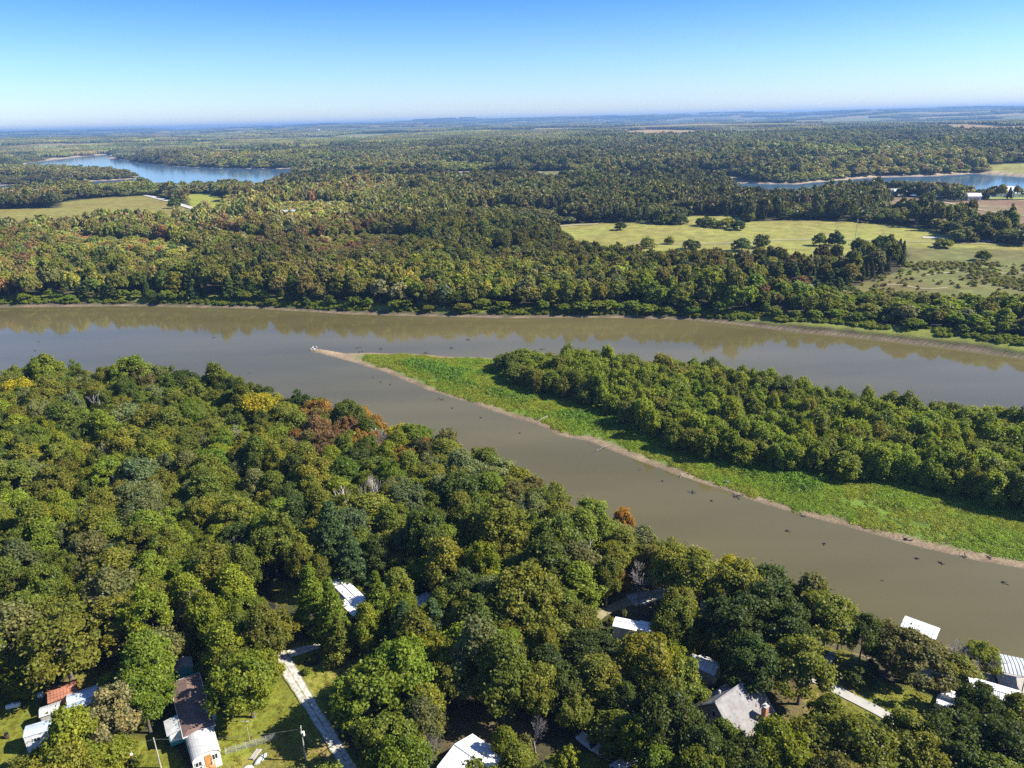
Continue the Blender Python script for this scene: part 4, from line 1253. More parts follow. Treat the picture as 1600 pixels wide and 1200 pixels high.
for i, (px, py, rad_, lab) in enumerate([(487, 1027, 1.1, 'round mulch bed with a small bush on the lawn by the driveway head'), (212, 1187, 1.0, 'round green bush on the yard grass next to the small ornament'), (478, 1046, 0.8, 'little dark bush on the lawn below the mulch bed')]):
    x, y = at(px, py)
    t = thing('garden_bush', lab, 'bush', (x, y, hz(x, y)))
    if i == 0:
        MB().tube([(0, 0, 0.0), (0, 0, 0.08)], [1.6, 1.5], 14).build('mulch', M['dark_wood'], t)
    YARD_BUSH.append((t, rad_))
x, y = at(9, 1146)
t = thing('burn_barrel', 'black burn barrel standing in the yellow grass', 'barrel', (x, y, hz(x, y)))
MB().tube([(0, 0, 0), (0, 0, 0.9)], 0.32, 10).build('drum', M['black_paint'], t)
for k in (0.3, 0.6):
    MB().tube([(0, 0, k), (0, 0, k + 0.04)], 0.34, 10).build('hoop', M['rust_metal'], t)
x, y = at(178, 1017)
t = thing('bathtub', 'white tub lying at the dark wood edge beside the grass strip', 'tub', (x, y, hz(x, y)), 0.6)
MB().blob((0, 0, 0.3), (0.8, 0.4, 0.35), 10, 6).build('basin', M['white_paint'], t, True)
MB().box((0, 0, 0.62), (1.5, 0.7, 0.06)).build('rim', M['white_paint'], t)
for i, (px, py, rz, lab) in enumerate([(310, 1194, 15, 'stack of weathered boards beside the orange steps'), (398, 1172, 70, 'pile of grey planks leaning by the wire fence')]):
    x, y = at(px, py)
    t = thing('board_pile', lab, 'lumber', (x, y, hz(x, y)), math.radians(rz))
    for k in range(7):
        MB().box((random.uniform(-.15, .15), (k % 3 - 1) * 0.3, 0.06 + 0.09 * (k // 3)), (2.0, 0.24, 0.06), rz=random.uniform(-.12, .12)).build('board', M['grey_wood'], t)

# snags, stumps and drift logs
def drift(label, px, py, pieces, z=0.0, mat='dark_wood', seed=0, ln=2.2, grp='driftwood and stumps along the muddy shores'):
    ln *= random.Random(seed * 7 + 1).uniform(0.4, 1.25)
    r = random.Random(seed)
    x, y = at(px, py, z)
    zb = max(hz(x, y), 0.0)
    mb = MB()
    for i in range(pieces):
        a = r.uniform(-0.7, 0.7) + (0 if r.random() < .6 else 1.6)
        l_ = ln * r.uniform(0.4, 1.2)
        c_ = (r.uniform(-.5, .5) * ln * .5, r.uniform(-.3, .3) * ln)
        d_ = Vector((math.cos(a), math.sin(a), r.uniform(-0.05, 0.35)))
        s_ = Vector((c_[0], c_[1], r.uniform(-0.15, 0.05)))
        mb.tube([s_ - d_ * l_ / 2, s_, s_ + d_ * l_ / 2 + Vector((0, 0, r.uniform(0, .2)))], [0.16, 0.13, 0.04], 5)
    if r.random() < 0.6:
        mb.tube([(0, 0, -0.4), (0.1, 0, 0.35)], [0.35, 0.22], 7)
    o = mb.build('driftwood', M[mat], None, loc=(x, y, zb))
    return tag(o, label, 'driftwood', grp)
D = [(1230, 830, 4, 2.4, 'dark stump snag standing alone in the middle of the near channel'), (1288, 850, 3, 1.6, 'small dark snag farther along the near channel'), (1090, 712, 4, 2.2, 'dark drift sticks at the channel edge of the island mud'), (1148, 777, 6, 3.5, 'broad raft of dark sticks off the island mud bank'), (1256, 806, 4, 2.2, 'dark log lying on the island mud rim'),
     (1082, 770, 6, 3.2, 'spread of dark sticks in the shallows'), (1112, 783, 3, 1.8, 'dark twig clump in the shallows'), (1415, 844, 7, 3.4, 'tangle of driftwood off the island bank'), (1470, 880, 7, 3.2, 'dark driftwood tangle in the shallows near the eroded rim'), (1432, 873, 3, 1.5, 'small dark snag close to the driftwood tangle'), (1378, 908, 3, 1.3, 'tiny dark snag in open brown water'), (1567, 910, 4, 1.6, 'dark snag in brown water below the eroded rim'),
     (610, 601, 3, 2.4, 'dark stump in the narrow part of the channel'), (595, 597, 2, 1.5, 'small snag beside the stump in the narrow channel'), (583, 590, 2, 1.4, 'faint snag under the island tip'), (690, 625, 6, 3.5, 'dark brush pile in the shallows by the island'), (707, 638, 3, 2.0, 'small log in the shallows by the island'), (752, 653, 3, 1.6, 'dark stub in the middle of the channel'), (812, 677, 2, 1.4, 'tiny stub in the middle of the channel'),
     (705, 544, 6, 4.5, 'dark sticks in the open river beyond the island'), (730, 531, 3, 3.5, 'drift log far out in the open river'), (845, 546, 4, 4.0, 'dark drift near the far side of the island'), (665, 552, 4, 3.5, 'dark drift at the far rim of the island'), (55, 548, 4, 3.5, 'dark drift log near the wooded point'), (60, 534, 2, 3.0, 'faint log in the open river'), (390, 583, 3, 3.0, 'thin drift log beyond the yellow tree'), (333, 528, 3, 3.5, 'thin dark log far across the river'),
     (1545, 873, 5, 2.5, 'pile of sticks on the eroded island rim'), (1505, 868, 5, 2.5, 'sticks heaped on the eroded island rim'), (1000, 735, 3, 1.6, 'small snag off the island bank'), (1035, 752, 2, 1.2, 'tiny snag off the island bank'), (593, 545, 5, 4.5, 'drift sticks off the sand tip'), (560, 543, 5, 4.0, 'low sticks beyond the sand tip')]
for i, (px, py, k, ln, lab) in enumerate(D):
    drift(lab, px, py, k, 0.0, 'dark_wood', i, ln)
def log(label, a, b, mat='grey_twig', r0=0.15, twigs=5, seed=1):
    A, B_ = np.array(at(*a, 0.8)), np.array(at(*b, 0.8))
    r = random.Random(seed)
    mb = MB()
    za, zb_ = max(hz(*A), 0) + 0.2, max(hz(*B_), 0) + 0.15
    P0, P1 = Vector((*A, za)), Vector((*B_, zb_))
    m_ = P0.lerp(P1, 0.5) + Vector((0, 0, 0.3))
    mb.tube([P0, m_, P1], [r0, r0 * .75, r0 * .3], 6)
    for i in range(twigs):
        s_ = P0.lerp(P1, r.uniform(0.3, 0.95))
        mb.tube([s_, s_ + Vector((r.uniform(-1.6, 1.6), r.uniform(-1.6, 1.6), r.uniform(.2, 1.1)))], [r0 * .3, 0.03], 4)
    tag(mb.build('fallen_log', M[mat]), label, 'log')
log('pale fallen trunk lying across the island rim into the channel', (856, 650), (833, 660), seed=2)
log('grey fallen trunk reaching off the wide gravel patch of the island', (953, 694), (932, 702), seed=3)
log('small bleached log on the green island bank', (1132, 752), (1140, 754), r0=0.2, twigs=1)
log('bleached log resting on the island mud rim', (1068, 738), (1062, 744), r0=0.15, twigs=2)
# gravel bar at the low end of the bank
# white birds at the sand tip
bd = []
for i, (px, py, lab) in enumerate([(486, 546.5, 'white wading bird at the very end of the sand tip'), (489, 544.5, 'white bird standing with wings folded near the sand tip end'), (495, 543.5, 'white bird a little apart in the shallows off the sand tip'), (492, 547, 'white bird farther up the sand tip'), (561, 551, 'dark bird standing on the mud beside the green point'), (566, 550.5, 'second dark bird on the mud beside the green point')]):
    x, y = at(px, py, 0.3)
    zb = max(hz(x, y), 0)
    t = thing('bird', lab, 'bird', (x, y, zb), i * 1.3)
    m_ = 'bird_white' if i < 4 else 'dark_wood'
    k = 1.15
    MB().blob((0, 0, .5 * k), (.33 * k, .16 * k, .18 * k), 8, 6).tube([(.26 * k, 0, .55 * k), (.36 * k, 0, .8 * k), (.42 * k, 0, .95 * k)], [.08 * k, .05 * k, .05 * k], 6).blob((.45 * k, 0, .98 * k), (.09 * k, .06 * k, .06 * k), 6, 4).build('body', M[m_], t, True)
    MB().tube([(.52 * k, 0, .98 * k), (.68 * k, 0, .95 * k)], [.025 * k, .008 * k], 4).build('beak', M['orange_wood'], t)
    for s in (-1, 1):
        MB().tube([(0, s * .06 * k, -0.1), (0, s * .06 * k, .4 * k)], .02 * k, 4).build('leg', M['dark_wood'], t)

# distant farm houses
for i, (px, py, rz, lx, wy, wl, rf, lab) in enumerate([
    (645, 328.5, 10, 15, 8, 'white_paint', 'white_metal', 'white farmhouse alone among the trees of the far wood'),
    (398, 338, -15, 18, 9, 'tan_panel', 'brown_shingle', 'tan roofed house by the bright green trees beyond the gravel track'),
    (1393, 305, 5, 18, 9, 'white_paint', 'grey_shingle', 'white farmhouse with grey roof before the reed edged water'),
    (1404, 307, 5, 14, 8, 'white_paint', 'white_metal', 'white barn next to the grey roofed farmhouse'),
    (1508, 316, -10, 20, 9, 'white_paint', 'brown_shingle', 'cream bungalow by the farm lane'),
    (1519, 318, -10, 12, 7, 'white_paint', 'white_metal', 'white outbuilding beside the cream bungalow'),
    (1567, 308, 0, 18, 9, 'white_paint', 'white_metal', 'white church like house with steep roof at the green strip'),
    (1588, 310, 0, 22, 9, 'white_paint', 'grey_metal', 'long white house at the green strip'),
    (310, 242, 10, 40, 14, 'white_paint', 'white_metal', 'white lakeside house near the tan clearing'),
    (63, 237, 15, 50, 16, 'white_paint', 'brown_shingle', 'cream house on the lake bluff'),
    (455, 343, 5, 14, 7, 'white_paint', 'blue_metal', 'pale blue roofed shed in the wood beyond the river'),
    (1232, 201, 5, 60, 20, 'white_paint', 'white_metal', 'pale barn on the distant wooded rise'),
    (1210, 241.5, 0, 60, 12, 'white_paint', 'white_metal', 'long white shed in the distant wood')]):
    x, y = at(px, py, 6 if py > 250 else 14)
    t = house('farmhouse', lab, 'house', x, y, math.radians(rz), lx, wy, 4.5 if 'church' not in lab else 5, 2.6 if 'church' not in lab else 6, wl, rf, 0.4)
    for k in (-0.3, 0, 0.3):
        window(t, k * lx, -wy / 2, 1.8, 1.4, 1.4, 'x', -1)
    FOOT.append((x, y, max(lx, wy) * 0.75))
# boulder field and white slab seen through the cedars
x, y = at(445, 386, 4)
tag(MB().box((0, 0, 2), (16, 9, 4)).box((0, 0, 4.1), (17, 10, 0.3)).build('metal_shed', M['blue_metal'], loc=(x, y, hz(x, y))), 'blue grey metal shed half hidden in the cedar wood across the river', 'shed')
FOOT.append((x, y, 12)); FOOT.append((x - 3, y - 16, 8))
# distant water tower on the skyline
x, y = 0, 0
d_ = gp(499, 214, 0); x, y = d_[0] * 0.98, d_[1] * 0.98
t = thing('water_tower', 'tiny white water tower on the far skyline', 'water tower', (x, y, hz(x, y)))
MB().blob((0, 0, 36), (8, 8, 6), 12, 8).build('tank', M['white_paint'], t, True)
for k in range(4):
    a = k * PI / 2 + .5
    MB().tube([(math.cos(a) * 6, math.sin(a) * 6, 0), (math.cos(a) * 5, math.sin(a) * 5, 33)], 0.7, 5).build('leg', M['white_paint'], t)
# ------------------------------------------------------------------ trees one can tell apart
fx, fy, fr_ = (np.array([q[i] for q in FOOT]) for i in range(3))
def free(x, y, pad=1.0):
    return not np.any(np.hypot(fx - x, fy - y) < fr_ + pad)

def plant(name, key, x, y, R, Ht, colour, label, group, cat='tree', vi=None, rr=None, parts=True, jitter=0.14):
    rr = rr or rng
    vs_ = NV[key]
    cm, tm, R0, H0 = vs_[vi if vi is not None else int(rr.integers(len(vs_)))]
    z = hz(x, y)
    col = vary(PAL[colour], rr, jitter)
    rz = float(rr.uniform(0, 2 * PI))
    sc = (R / R0 * float(rr.uniform(.86, 1.16)), R / R0 * float(rr.uniform(.86, 1.16)), Ht / H0)
    t = thing(name, label, cat, (x, y, max(z, 0) - 0.1), rz, group)
    t.scale = sc
    c = link('crown', cm, t)
    c['leaf_color'] = col
    if tm is not None:
        link('trunk', tm, t)
    return t

for t, rad_ in YARD_BUSH:
    b_ = link('foliage', NV['shrub'][len(t.name) % 4][0], t)
    b_.scale = (rad_ / 1.6, rad_ / 1.6, rad_ / 1.7)
    b_['leaf_color'] = list(PAL['mid green'])
PLACED = []      # x, y, R
# hand placed: kind name, shape, crown centre in the photograph, radius, height, colour, label
HAND = [
 ('broadleaf_tree', 'tall', 352, 1010, 3.6, 12, 'yellow green', 'yellow green tree on the lawn beyond the brown roofed home, upper of a touching pair'),
 ('broadleaf_tree', 'oak', 385, 1062, 4.9, 12.5, 'bright green', 'bright broad tree on the lawn throwing its shade over the brown roof'),
 ('broadleaf_tree', 'tall', 228, 1030, 4.0, 14, 'bright green', 'tall bright green tree between the teal shed and the blue roofed trailers'),
 ('broadleaf_tree', 'oak', 222, 1090, 4.6, 11.5, 'bright green', 'bright green tree leaning over the lean-to of the brown roofed home'),
 ('broadleaf_tree', 'tall', 112, 1150, 4.1, 13, 'yellow green', 'yellowing tree standing in front of the white camper'),
 ('broadleaf_tree', 'oak', 60, 1210, 4.6, 8, 'olive green', 'dark low tree at the bottom edge below the white camper'),
 ('broadleaf_tree', 'oak', 155, 1190, 3.4, 9, 'yellow green', 'small yellowing tree at the bottom edge beside the yard grass'),
 ('broadleaf_tree', 'oak', 575, 1085, 5.6, 13, 'bright green', 'big bright green tree beside the shaded part of the gravel driveway'),
 ('broadleaf_tree', 'oak', 632, 1050, 5.2, 14, 'bright green', 'big bright green tree in front of the pair of pines'),
 ('broadleaf_tree', 'oak', 600, 1160, 4.8, 11, 'mid green', 'green tree at the bottom edge beside the gravel driveway'),
 ('spire_tree', 'spire', 486, 920, 3.3, 15.5, 'bright green', 'tallest pointed tree beside the yellow patch of grass'),
 ('spire_tree', 'spire', 517, 942, 3.2, 14.5, 'bright green', 'pointed tree leaning against the long white trailer roof'),
 ('spire_tree', 'spire', 530, 985, 3.0, 10, 'mid green', 'pointed tree at the head of the gravel driveway'),
 ('spire_tree', 'spire', 588, 930, 2.9, 14, 'bright green', 'single pointed tree on the sunny side of the long white trailer'),
 ('pine_tree', 'spire', 630, 970, 3.2, 12, 'pine green', 'dark green pine in front of the pale blue roofed shed, first of a pair'),
 ('pine_tree', 'spire', 676, 968, 3.6, 12, 'pine green', 'broader dark green pine of the pair by the pale blue roofed shed'),
 ('pine_tree', 'spire', 516, 826, 4.6, 18, 'pine green', 'tall layered pine standing alone above the wood by the pointed trees'),
 ('pine_tree', 'spire', 545, 860, 4.0, 15, 'pine green', 'shaded pine just in front of the tall layered pine'),
 ('broadleaf_tree', 'tall', 748, 1020, 4.4, 17, 'grey green', 'tall grey green tree with pointed top beside the dark clearing'),
 ('broadleaf_tree', 'tall', 785, 1050, 4.4, 16, 'mid green', 'tall green tree hanging over the dark clearing'),
 ('broadleaf_tree', 'oak', 715, 1050, 3.8, 12, 'olive green', 'olive tree between the big bright tree and the tall grey green tree'),
 ('broadleaf_tree', 'tall', 788, 1158, 2.0, 8, 'yellow green', 'thin yellow green tree behind the bright white gabled roof'),
 ('broadleaf_tree', 'shrub', 888, 1180, 2.0, 4.2, 'yellow green', 'small bushy yellow green tree at the bottom edge under the oaks'),
 ('bare_tree', 'bare', 662, 1172, 3.8, 8.5, 'grey green', 'grey leafless tree behind the bright white gabled roof'),
 ('golden_tree', 'oak', 403, 640, 6.4, 15, 'golden yellow', 'big golden yellow tree on the shore of the wooded point'),
 ('broadleaf_tree', 'tall', 377, 620, 3.4, 17, 'mid green', 'slim green tree rising behind the big golden yellow tree'),
 ('broadleaf_tree', 'tall', 337, 592, 4.6, 17, 'mid green', 'tall loose tree standing out against the river on the wooded point'),
 ('broadleaf_tree', 'oak', 212, 582, 6.0, 17, 'yellow green', 'tall yellow green tree on the skyline of the wooded point'),
 ('broadleaf_tree', 'oak', 72, 580, 5.5, 16, 'yellow green', 'yellow green tree by the water near the edge of the point'),
 ('broadleaf_tree', 'oak', 290, 596, 5.5, 14, 'dark green', 'dark round tree beside the tall loose tree on the shore'),
 ('golden_tree', 'oak', 32, 612, 5.0, 14, 'golden yellow', 'golden tree at the edge of the wood near the river'),
 ('broadleaf_tree', 'oak', 465, 625, 4.0, 13, 'dark green', 'dark small tree poking up beside the rusty trees'),
 ('orange_tree', 'oak', 500, 645, 5.2, 13, 'rusty orange', 'rusty orange tree on the shore, largest of the autumn row'),
 ('orange_tree', 'oak', 558, 640, 4.4, 12, 'rusty orange', 'orange topped tree on the shore in the middle of the autumn row'),
 ('orange_tree', 'oak', 582, 660, 4.0, 11, 'rusty orange', 'red orange tree just behind the shore row'),
 ('orange_tree', 'oak', 628, 668, 4.2, 11, 'golden yellow', 'orange yellow tree where the autumn row ends'),
 ('orange_tree', 'oak', 664, 692, 2.8, 10, 'rusty orange', 'small rust coloured tree beside a grey leafless crown'),
 ('orange_tree', 'oak', 540, 668, 3.8, 11, 'reddish brown', 'brownish red tree in the autumn row'),
 ('orange_tree', 'oak', 975, 793, 2.4, 11, 'rusty orange', 'small orange crown at the water edge of the middle shore'),
 ('orange_tree', 'oak', 963, 905, 2.0, 7, 'rusty orange', 'little bright orange tree beside the big grey leafless tree'),
 ('orange_tree', 'oak', 1146, 872, 3.0, 11, 'golden yellow', 'tree with golden orange top by the water behind the gravel lot'),
 ('orange_tree', 'oak', 1196, 903, 2.6, 10, 'golden yellow', 'golden orange tree by the water beyond the dark oaks'),
 ('orange_tree', 'oak', 1088, 978, 1.4, 5, 'reddish brown', 'small dark red tree between the oaks above the cottage'),
 ('bare_tree', 'bare', 1000, 900, 4.4, 11, 'grey green', 'big grey leafless tree beside the gravel lot'),
 ('bare_tree', 'bare', 1364, 968, 2.6, 9, 'grey green', 'thin leafless tree standing against the river by the dark oaks'),
 ('bare_tree', 'pale', 545, 775, 4.5, 14, 'grey green', 'dead tree with bleached white limbs in the middle of the wood'),
 ('bare_tree', 'pale', 588, 765, 3.0, 14, 'grey green', 'slim dead white snag beside the other bleached tree'),
 ('bare_tree', 'pale', 82, 632, 4.0, 14, 'grey green', 'pale leafless tree near the golden tree at the wood edge'),
 ('bare_tree', 'pale', 148, 625, 4.0, 14, 'grey green', 'pale leafless tree below the skyline of the wooded point'),
 ('bare_tree', 'bare', 590, 690, 3.6, 12, 'grey green', 'grey leafless crown behind the red orange tree'),
 ('bare_tree', 'bare', 640, 690, 3.6, 12, 'grey green', 'grey leafless crown beside the small rust coloured tree'),
 ('bare_tree', 'bare', 390, 668, 3.0, 10, 'grey green', 'grey leafless crown under the golden yellow tree'),
 ('bare_tree', 'bare', 470, 800, 3.2, 11, 'grey green', 'grey twiggy crown in the wood above the tall pine'),
 ('bare_tree', 'bare', 175, 765, 4.0, 12, 'grey green', 'grey twiggy crown deep in the wood of the point'),
 ('bare_tree', 'bare', 785, 805, 3.6, 12, 'grey green', 'grey leafless crown in the middle of the shore wood'),
 ('bare_tree', 'bare', 1520, 1000, 4.6, 9, 'grey green', 'grey twiggy tree hiding the shore beside the bright white boathouse'),
 ('bare_tree', 'bare', 835, 1140, 3.0, 8, 'grey green', 'leafless branches beside the thin yellow green tree'),
 ('snag', 'dark', 1572, 1042, 2.0, 8, 'grey green', 'black dead snag in front of the weathered boathouse roof'),
 ('bare_tree', 'pale', 925, 855, 3.0, 12, 'grey green', 'bleached broken limbs in the wood above the oak grove'),
 ('oak_tree', 'oak', 1232, 990, 5.0, 13, 'dark green', 'dark oak on the far side of the concrete road'),
 ('oak_tree', 'oak', 1195, 955, 5.6, 14, 'dark green', 'large dark oak between the gravel lot and the river'),
 ('oak_tree', 'oak', 1292, 965, 5.4, 13, 'olive green', 'olive oak on the river side of the bare ground'),
 ('oak_tree', 'oak', 1255, 1045, 4.6, 12, 'olive green', 'olive oak overhanging the concrete road by the grey house'),
 ('oak_tree', 'oak', 1170, 1030, 4.2, 13, 'dark green', 'dark oak whose shadow dapples the grey shingle roof'),
 ('oak_tree', 'oak', 1145, 975, 5.0, 14, 'dark green', 'dark oak with bare trunk in the clearing above the cottage'),
 ('oak_tree', 'oak', 1095, 900, 5.2, 14, 'olive green', 'olive oak between the gravel lot and the water'),
 ('oak_tree', 'oak', 1145, 915, 5.6, 14, 'olive green', 'olive oak at the water behind the gravel road'),
 ('oak_tree', 'oak', 1060, 945, 3.6, 10, 'olive green', 'small olive oak in the bend of the gravel road'),
 ('oak_tree', 'oak', 1425, 1018, 5.4, 9.5, 'brownish green', 'broad brown green oak between the bare ground and the white boathouse'),
 ('oak_tree', 'oak', 1395, 1000, 4.2, 9, 'brownish green', 'brown green oak crown just behind the broad brown green oak'),
 ('broadleaf_tree', 'oak', 1500, 1022, 4.0, 7.5, 'olive green', 'olive bushy tree between the white trailer and the river'),
 ('broadleaf_tree', 'oak', 1545, 1000, 3.2, 7, 'yellow green', 'yellow green tree at the water beside the twiggy tree'),
 ('broadleaf_tree', 'shrub', 1345, 1050, 2.4, 3.2, 'dark green', 'low dark evergreen bush on the bare ground by the concrete road'),
 ('oak_tree', 'oak', 1100, 1178, 3.9, 11, 'dark green', 'dark oak crowding the gable wall of the grey house'),
 ('oak_tree', 'oak', 1042, 1118, 4.8, 13, 'dark green', 'dark oak in front of the cream cottage and the grey house'),
 ('oak_tree', 'oak', 1160, 1196, 4.0, 11, 'dark green', 'dark oak in front of the grey house below its eave'),
 ('oak_tree', 'oak', 1350, 1180, 4.8, 12, 'olive green', 'olive tree where the concrete road ends'),
 ('oak_tree', 'oak', 1290, 1175, 5.0, 10, 'olive green', 'broad low olive tree beside the shaded outbuilding'),
 ('oak_tree', 'oak', 1420, 1170, 4.2, 11, 'olive green', 'olive oak in front of the grass strip by the concrete road'),
 ('oak_tree', 'oak', 1492, 1168, 4.3, 11, 'dark green', 'dark oak in front of the white awning shed'),
 ('oak_tree', 'oak', 1572, 1172, 4.3, 11, 'dark green', 'dark oak in front of the large dappled white roof'),
 ('oak_tree', 'oak', 1538, 1102, 3.4, 9.5, 'dark green', 'loose dark oak spreading over the large dappled white roof'),
 ('oak_tree', 'tall', 1590, 1112, 2.6, 9.0, 'olive green', 'narrow olive oak at the end of the large dappled white roof'),
 ('oak_tree', 'oak', 1502, 1122, 2.6, 7.5, 'dark green', 'small dark oak by the white awning shed'),
 ('cedar_tree', 'spire', 330, 952, 2.6, 6.5, 'dark green', 'round topped dark cedar at the edge of the clearing'),
 ('cedar_tree', 'spire', 287, 1000, 2.6, 6.0, 'olive green', 'squat cedar behind the teal shed'),
 ('broadleaf_tree', 'oak', 425, 846, 4.8, 15, 'mid green', 'large green tree at the upper side of the yellow grass patch'),
 ('broadleaf_tree', 'oak', 95, 1000, 6.4, 15, 'olive green', 'large olive tree at the edge of the yellow grass corner'),
 ('broadleaf_tree', 'tall', 20, 985, 5.0, 15, 'grey green', 'grey green tree with white trunk at the corner of the wood'),
 ('broadleaf_tree', 'oak', 180, 930, 5.0, 14, 'grey green', 'grey green tree with pale forked trunk in the wood'),
]
NV['bare'] = [(None, bare_mesh('branches', 900 + i, 10.0, 0.5, 5), 4.0, 10.0) for i in range(4)]
NV['pale'] = [(None, bare_mesh('branches', 920 + i, 11.0, 0.55, 3, 'pale_bark', 0.26), 4.0, 11.0) for i in range(3)]
NV['dark'] = [(None, bare_mesh('branches', 940, 8.0, 0.5, 2, 'dark_wood', 0.3), 2.5, 8.0)]
def plant_bare(name, key, x, y, R, Ht, label, group):
    _, bm, R0, H0 = NV[key][int(rng.integers(len(NV[key])))]
    t = link(name, bm, None, (x, y, max(hz(x, y), 0) - 0.1))
    t.rotation_euler = (0, 0, float(rng.uniform(0, 6.28)))
    t.scale = (R / R0, R / R0, Ht / H0)
    return tag(t, label, 'tree', group)
def shades_who(x, y, R, Ht):
    return []
for nm, key, px, py, R, Ht, col, lab in HAND:
    x, y = gp(px, py, 4.0 + Ht * 0.58)
    x, y = float(x), float(y)
    grp = {'oak_tree': 'oaks of the near shore', 'broadleaf_tree': 'broadleaf trees of the near shore', 'bare_tree': 'leafless trees of the near shore', 'orange_tree': 'autumn coloured trees of the near shore', 'golden_tree': 'golden trees of the near shore', 'pine_tree': 'pines of the near shore', 'spire_tree': 'pointed trees around the long white trailer', 'cedar_tree': 'cedars of the near shore', 'snag': None}[nm]
    if key in ('bare', 'pale', 'dark'):
        plant_bare(nm, key, x, y, R, Ht, lab, grp)
        PLACED.append((x, y, R * 0.75))
    else:
        plant(nm, key, x, y, R, Ht, col, lab, grp, jitter=0.08)
        PLACED.append((x, y, R))

OPEN = LAWNS[:2] + [LAWNS[2]] + [
    [(335, 1120), (372, 1118), (430, 1100), (470, 1085), (500, 1120), (530, 1200), (330, 1200)],
    LAWNS[4], [(425, 1003), (475, 1000), (500, 1075), (560, 1205), (515, 1210), (438, 1062)], [(1068, 1098), (1117, 1080), (1125, 1100), (1118, 1132), (1082, 1130)], [(412, 896), (480, 892), (484, 955), (412, 958)], [(1528, 1066), (1640, 1062), (1640, 1112), (1540, 1112)], [(1395, 1072), (1470, 1072), (1470, 1118), (1395, 1120)], [(300, 990), (335, 985), (340, 1040), (310, 1050)],
    [(256, 1060), (335, 1060), (345, 1195), (290, 1200), (262, 1150)],
    [(526, 901), (540, 897), (575, 945), (556, 955)], [(640, 938), (665, 930), (670, 942), (645, 950)],
    [(1237, 1038), (1300, 1062), (1350, 1050), (1465, 1078), (1468, 1110), (1395, 1128), (1330, 1120)],
    [(1085, 1000), (1110, 1000), (1150, 1055), (1120, 1068), (1085, 1040)], [(1100, 1100), (1115, 1092), (1180, 1056), (1220, 1110), (1200, 1140), (1150, 1130), (1110, 1120)],
    [(1300, 985), (1330, 990), (1360, 1040), (1310, 1050)], [(985, 912), (1070, 900), (1115, 945), (1115, 965), (1040, 935), (985, 940)],
    [(700, 1112), (765, 1105), (790, 1140), (760, 1150), (700, 1150)], [(690, 1195), (747, 1160), (770, 1175), (780, 1210), (690, 1210)], [(835, 1120), (880, 1100), (890, 1160), (915, 1200), (830, 1200)],
    [(1410, 975), (1430, 962), (1458, 975), (1445, 1000)], [(1465, 1075), (1510, 1090), (1505, 1105), (1465, 1105)], [(1580, 1020), (1640, 1030), (1640, 1065), (1585, 1060)],
    [(82, 1072), (115, 1064), (165, 1070), (165, 1090), (120, 1090), (90, 1090)], [(58, 1125), (75, 1120), (75, 1150), (58, 1155)], [(915, 1150), (940, 1160), (1000, 1180), (1000, 1210), (900, 1210)],
    [(965, 968), (1025, 970), (1020, 985), (965, 985)], [(930, 945), (960, 935), (965, 955), (940, 962)],
]
OPEN = [np.array(p, float) for p in OPEN]
near_land = np.array([gp(a, b, 12.5) for a, b in NEAR_SHORE] + [(-330, 200), (-130, 70), (-60, 58), (0, 55), (75, 55)])

LIT = [(1320, 1084), (1345, 1096), (1370, 1110), (1290, 1072), (1245, 1050), (1360, 1075), (1400, 1085), (1430, 1090), (1320, 1000), (1315, 985), (300, 1125), (316, 1140), (325, 1175), (370, 1135), (410, 1130), (440, 1110), (400, 1170),
       (438, 1018), (445, 1035), (460, 1060), (520, 1030), (560, 1015), (585, 1000), (450, 915), (545, 920), (560, 940), (1140, 1125), (1160, 1140), (1190, 1130), (1106, 1040), (15, 1100), (30, 1150), (10, 1180), (750, 1180), (325, 1005), (720, 1130), (1040, 915), (1440, 980), (230, 1175), (200, 1160), (975, 1190), (1495, 1088), (1125, 1020), (1130, 1045), (145, 1040)]
LIT = [gp(a, b, 4.5) for a, b in LIT]
SDX, SDY = math.sin(SUN_AZ) / math.tan(SUN_EL), math.cos(SUN_AZ) / math.tan(SUN_EL)
def shades(x, y, R, Ht):
    for q in LIT:
        for h in (0.45, 0.7, 0.9):
            zz = Ht * h
            if math.hypot(q[0] + SDX * zz - x, q[1] + SDY * zz - y) < R * (0.9 if h < 0.8 else 0.6):
                return True
    return False
def near_ok(x, y, R, Ht, strict=1.0):
    if shades(x, y, R, Ht):
        return False
    px, py, k = pj(x, y, 4.0 + Ht * 0.6)
    pr = R * FOCAL / k
    for p in OPEN:
        if sdist(p, np.array([px]), np.array([py]))[0] > -pr * 0.72 * strict:
            return False
    return True

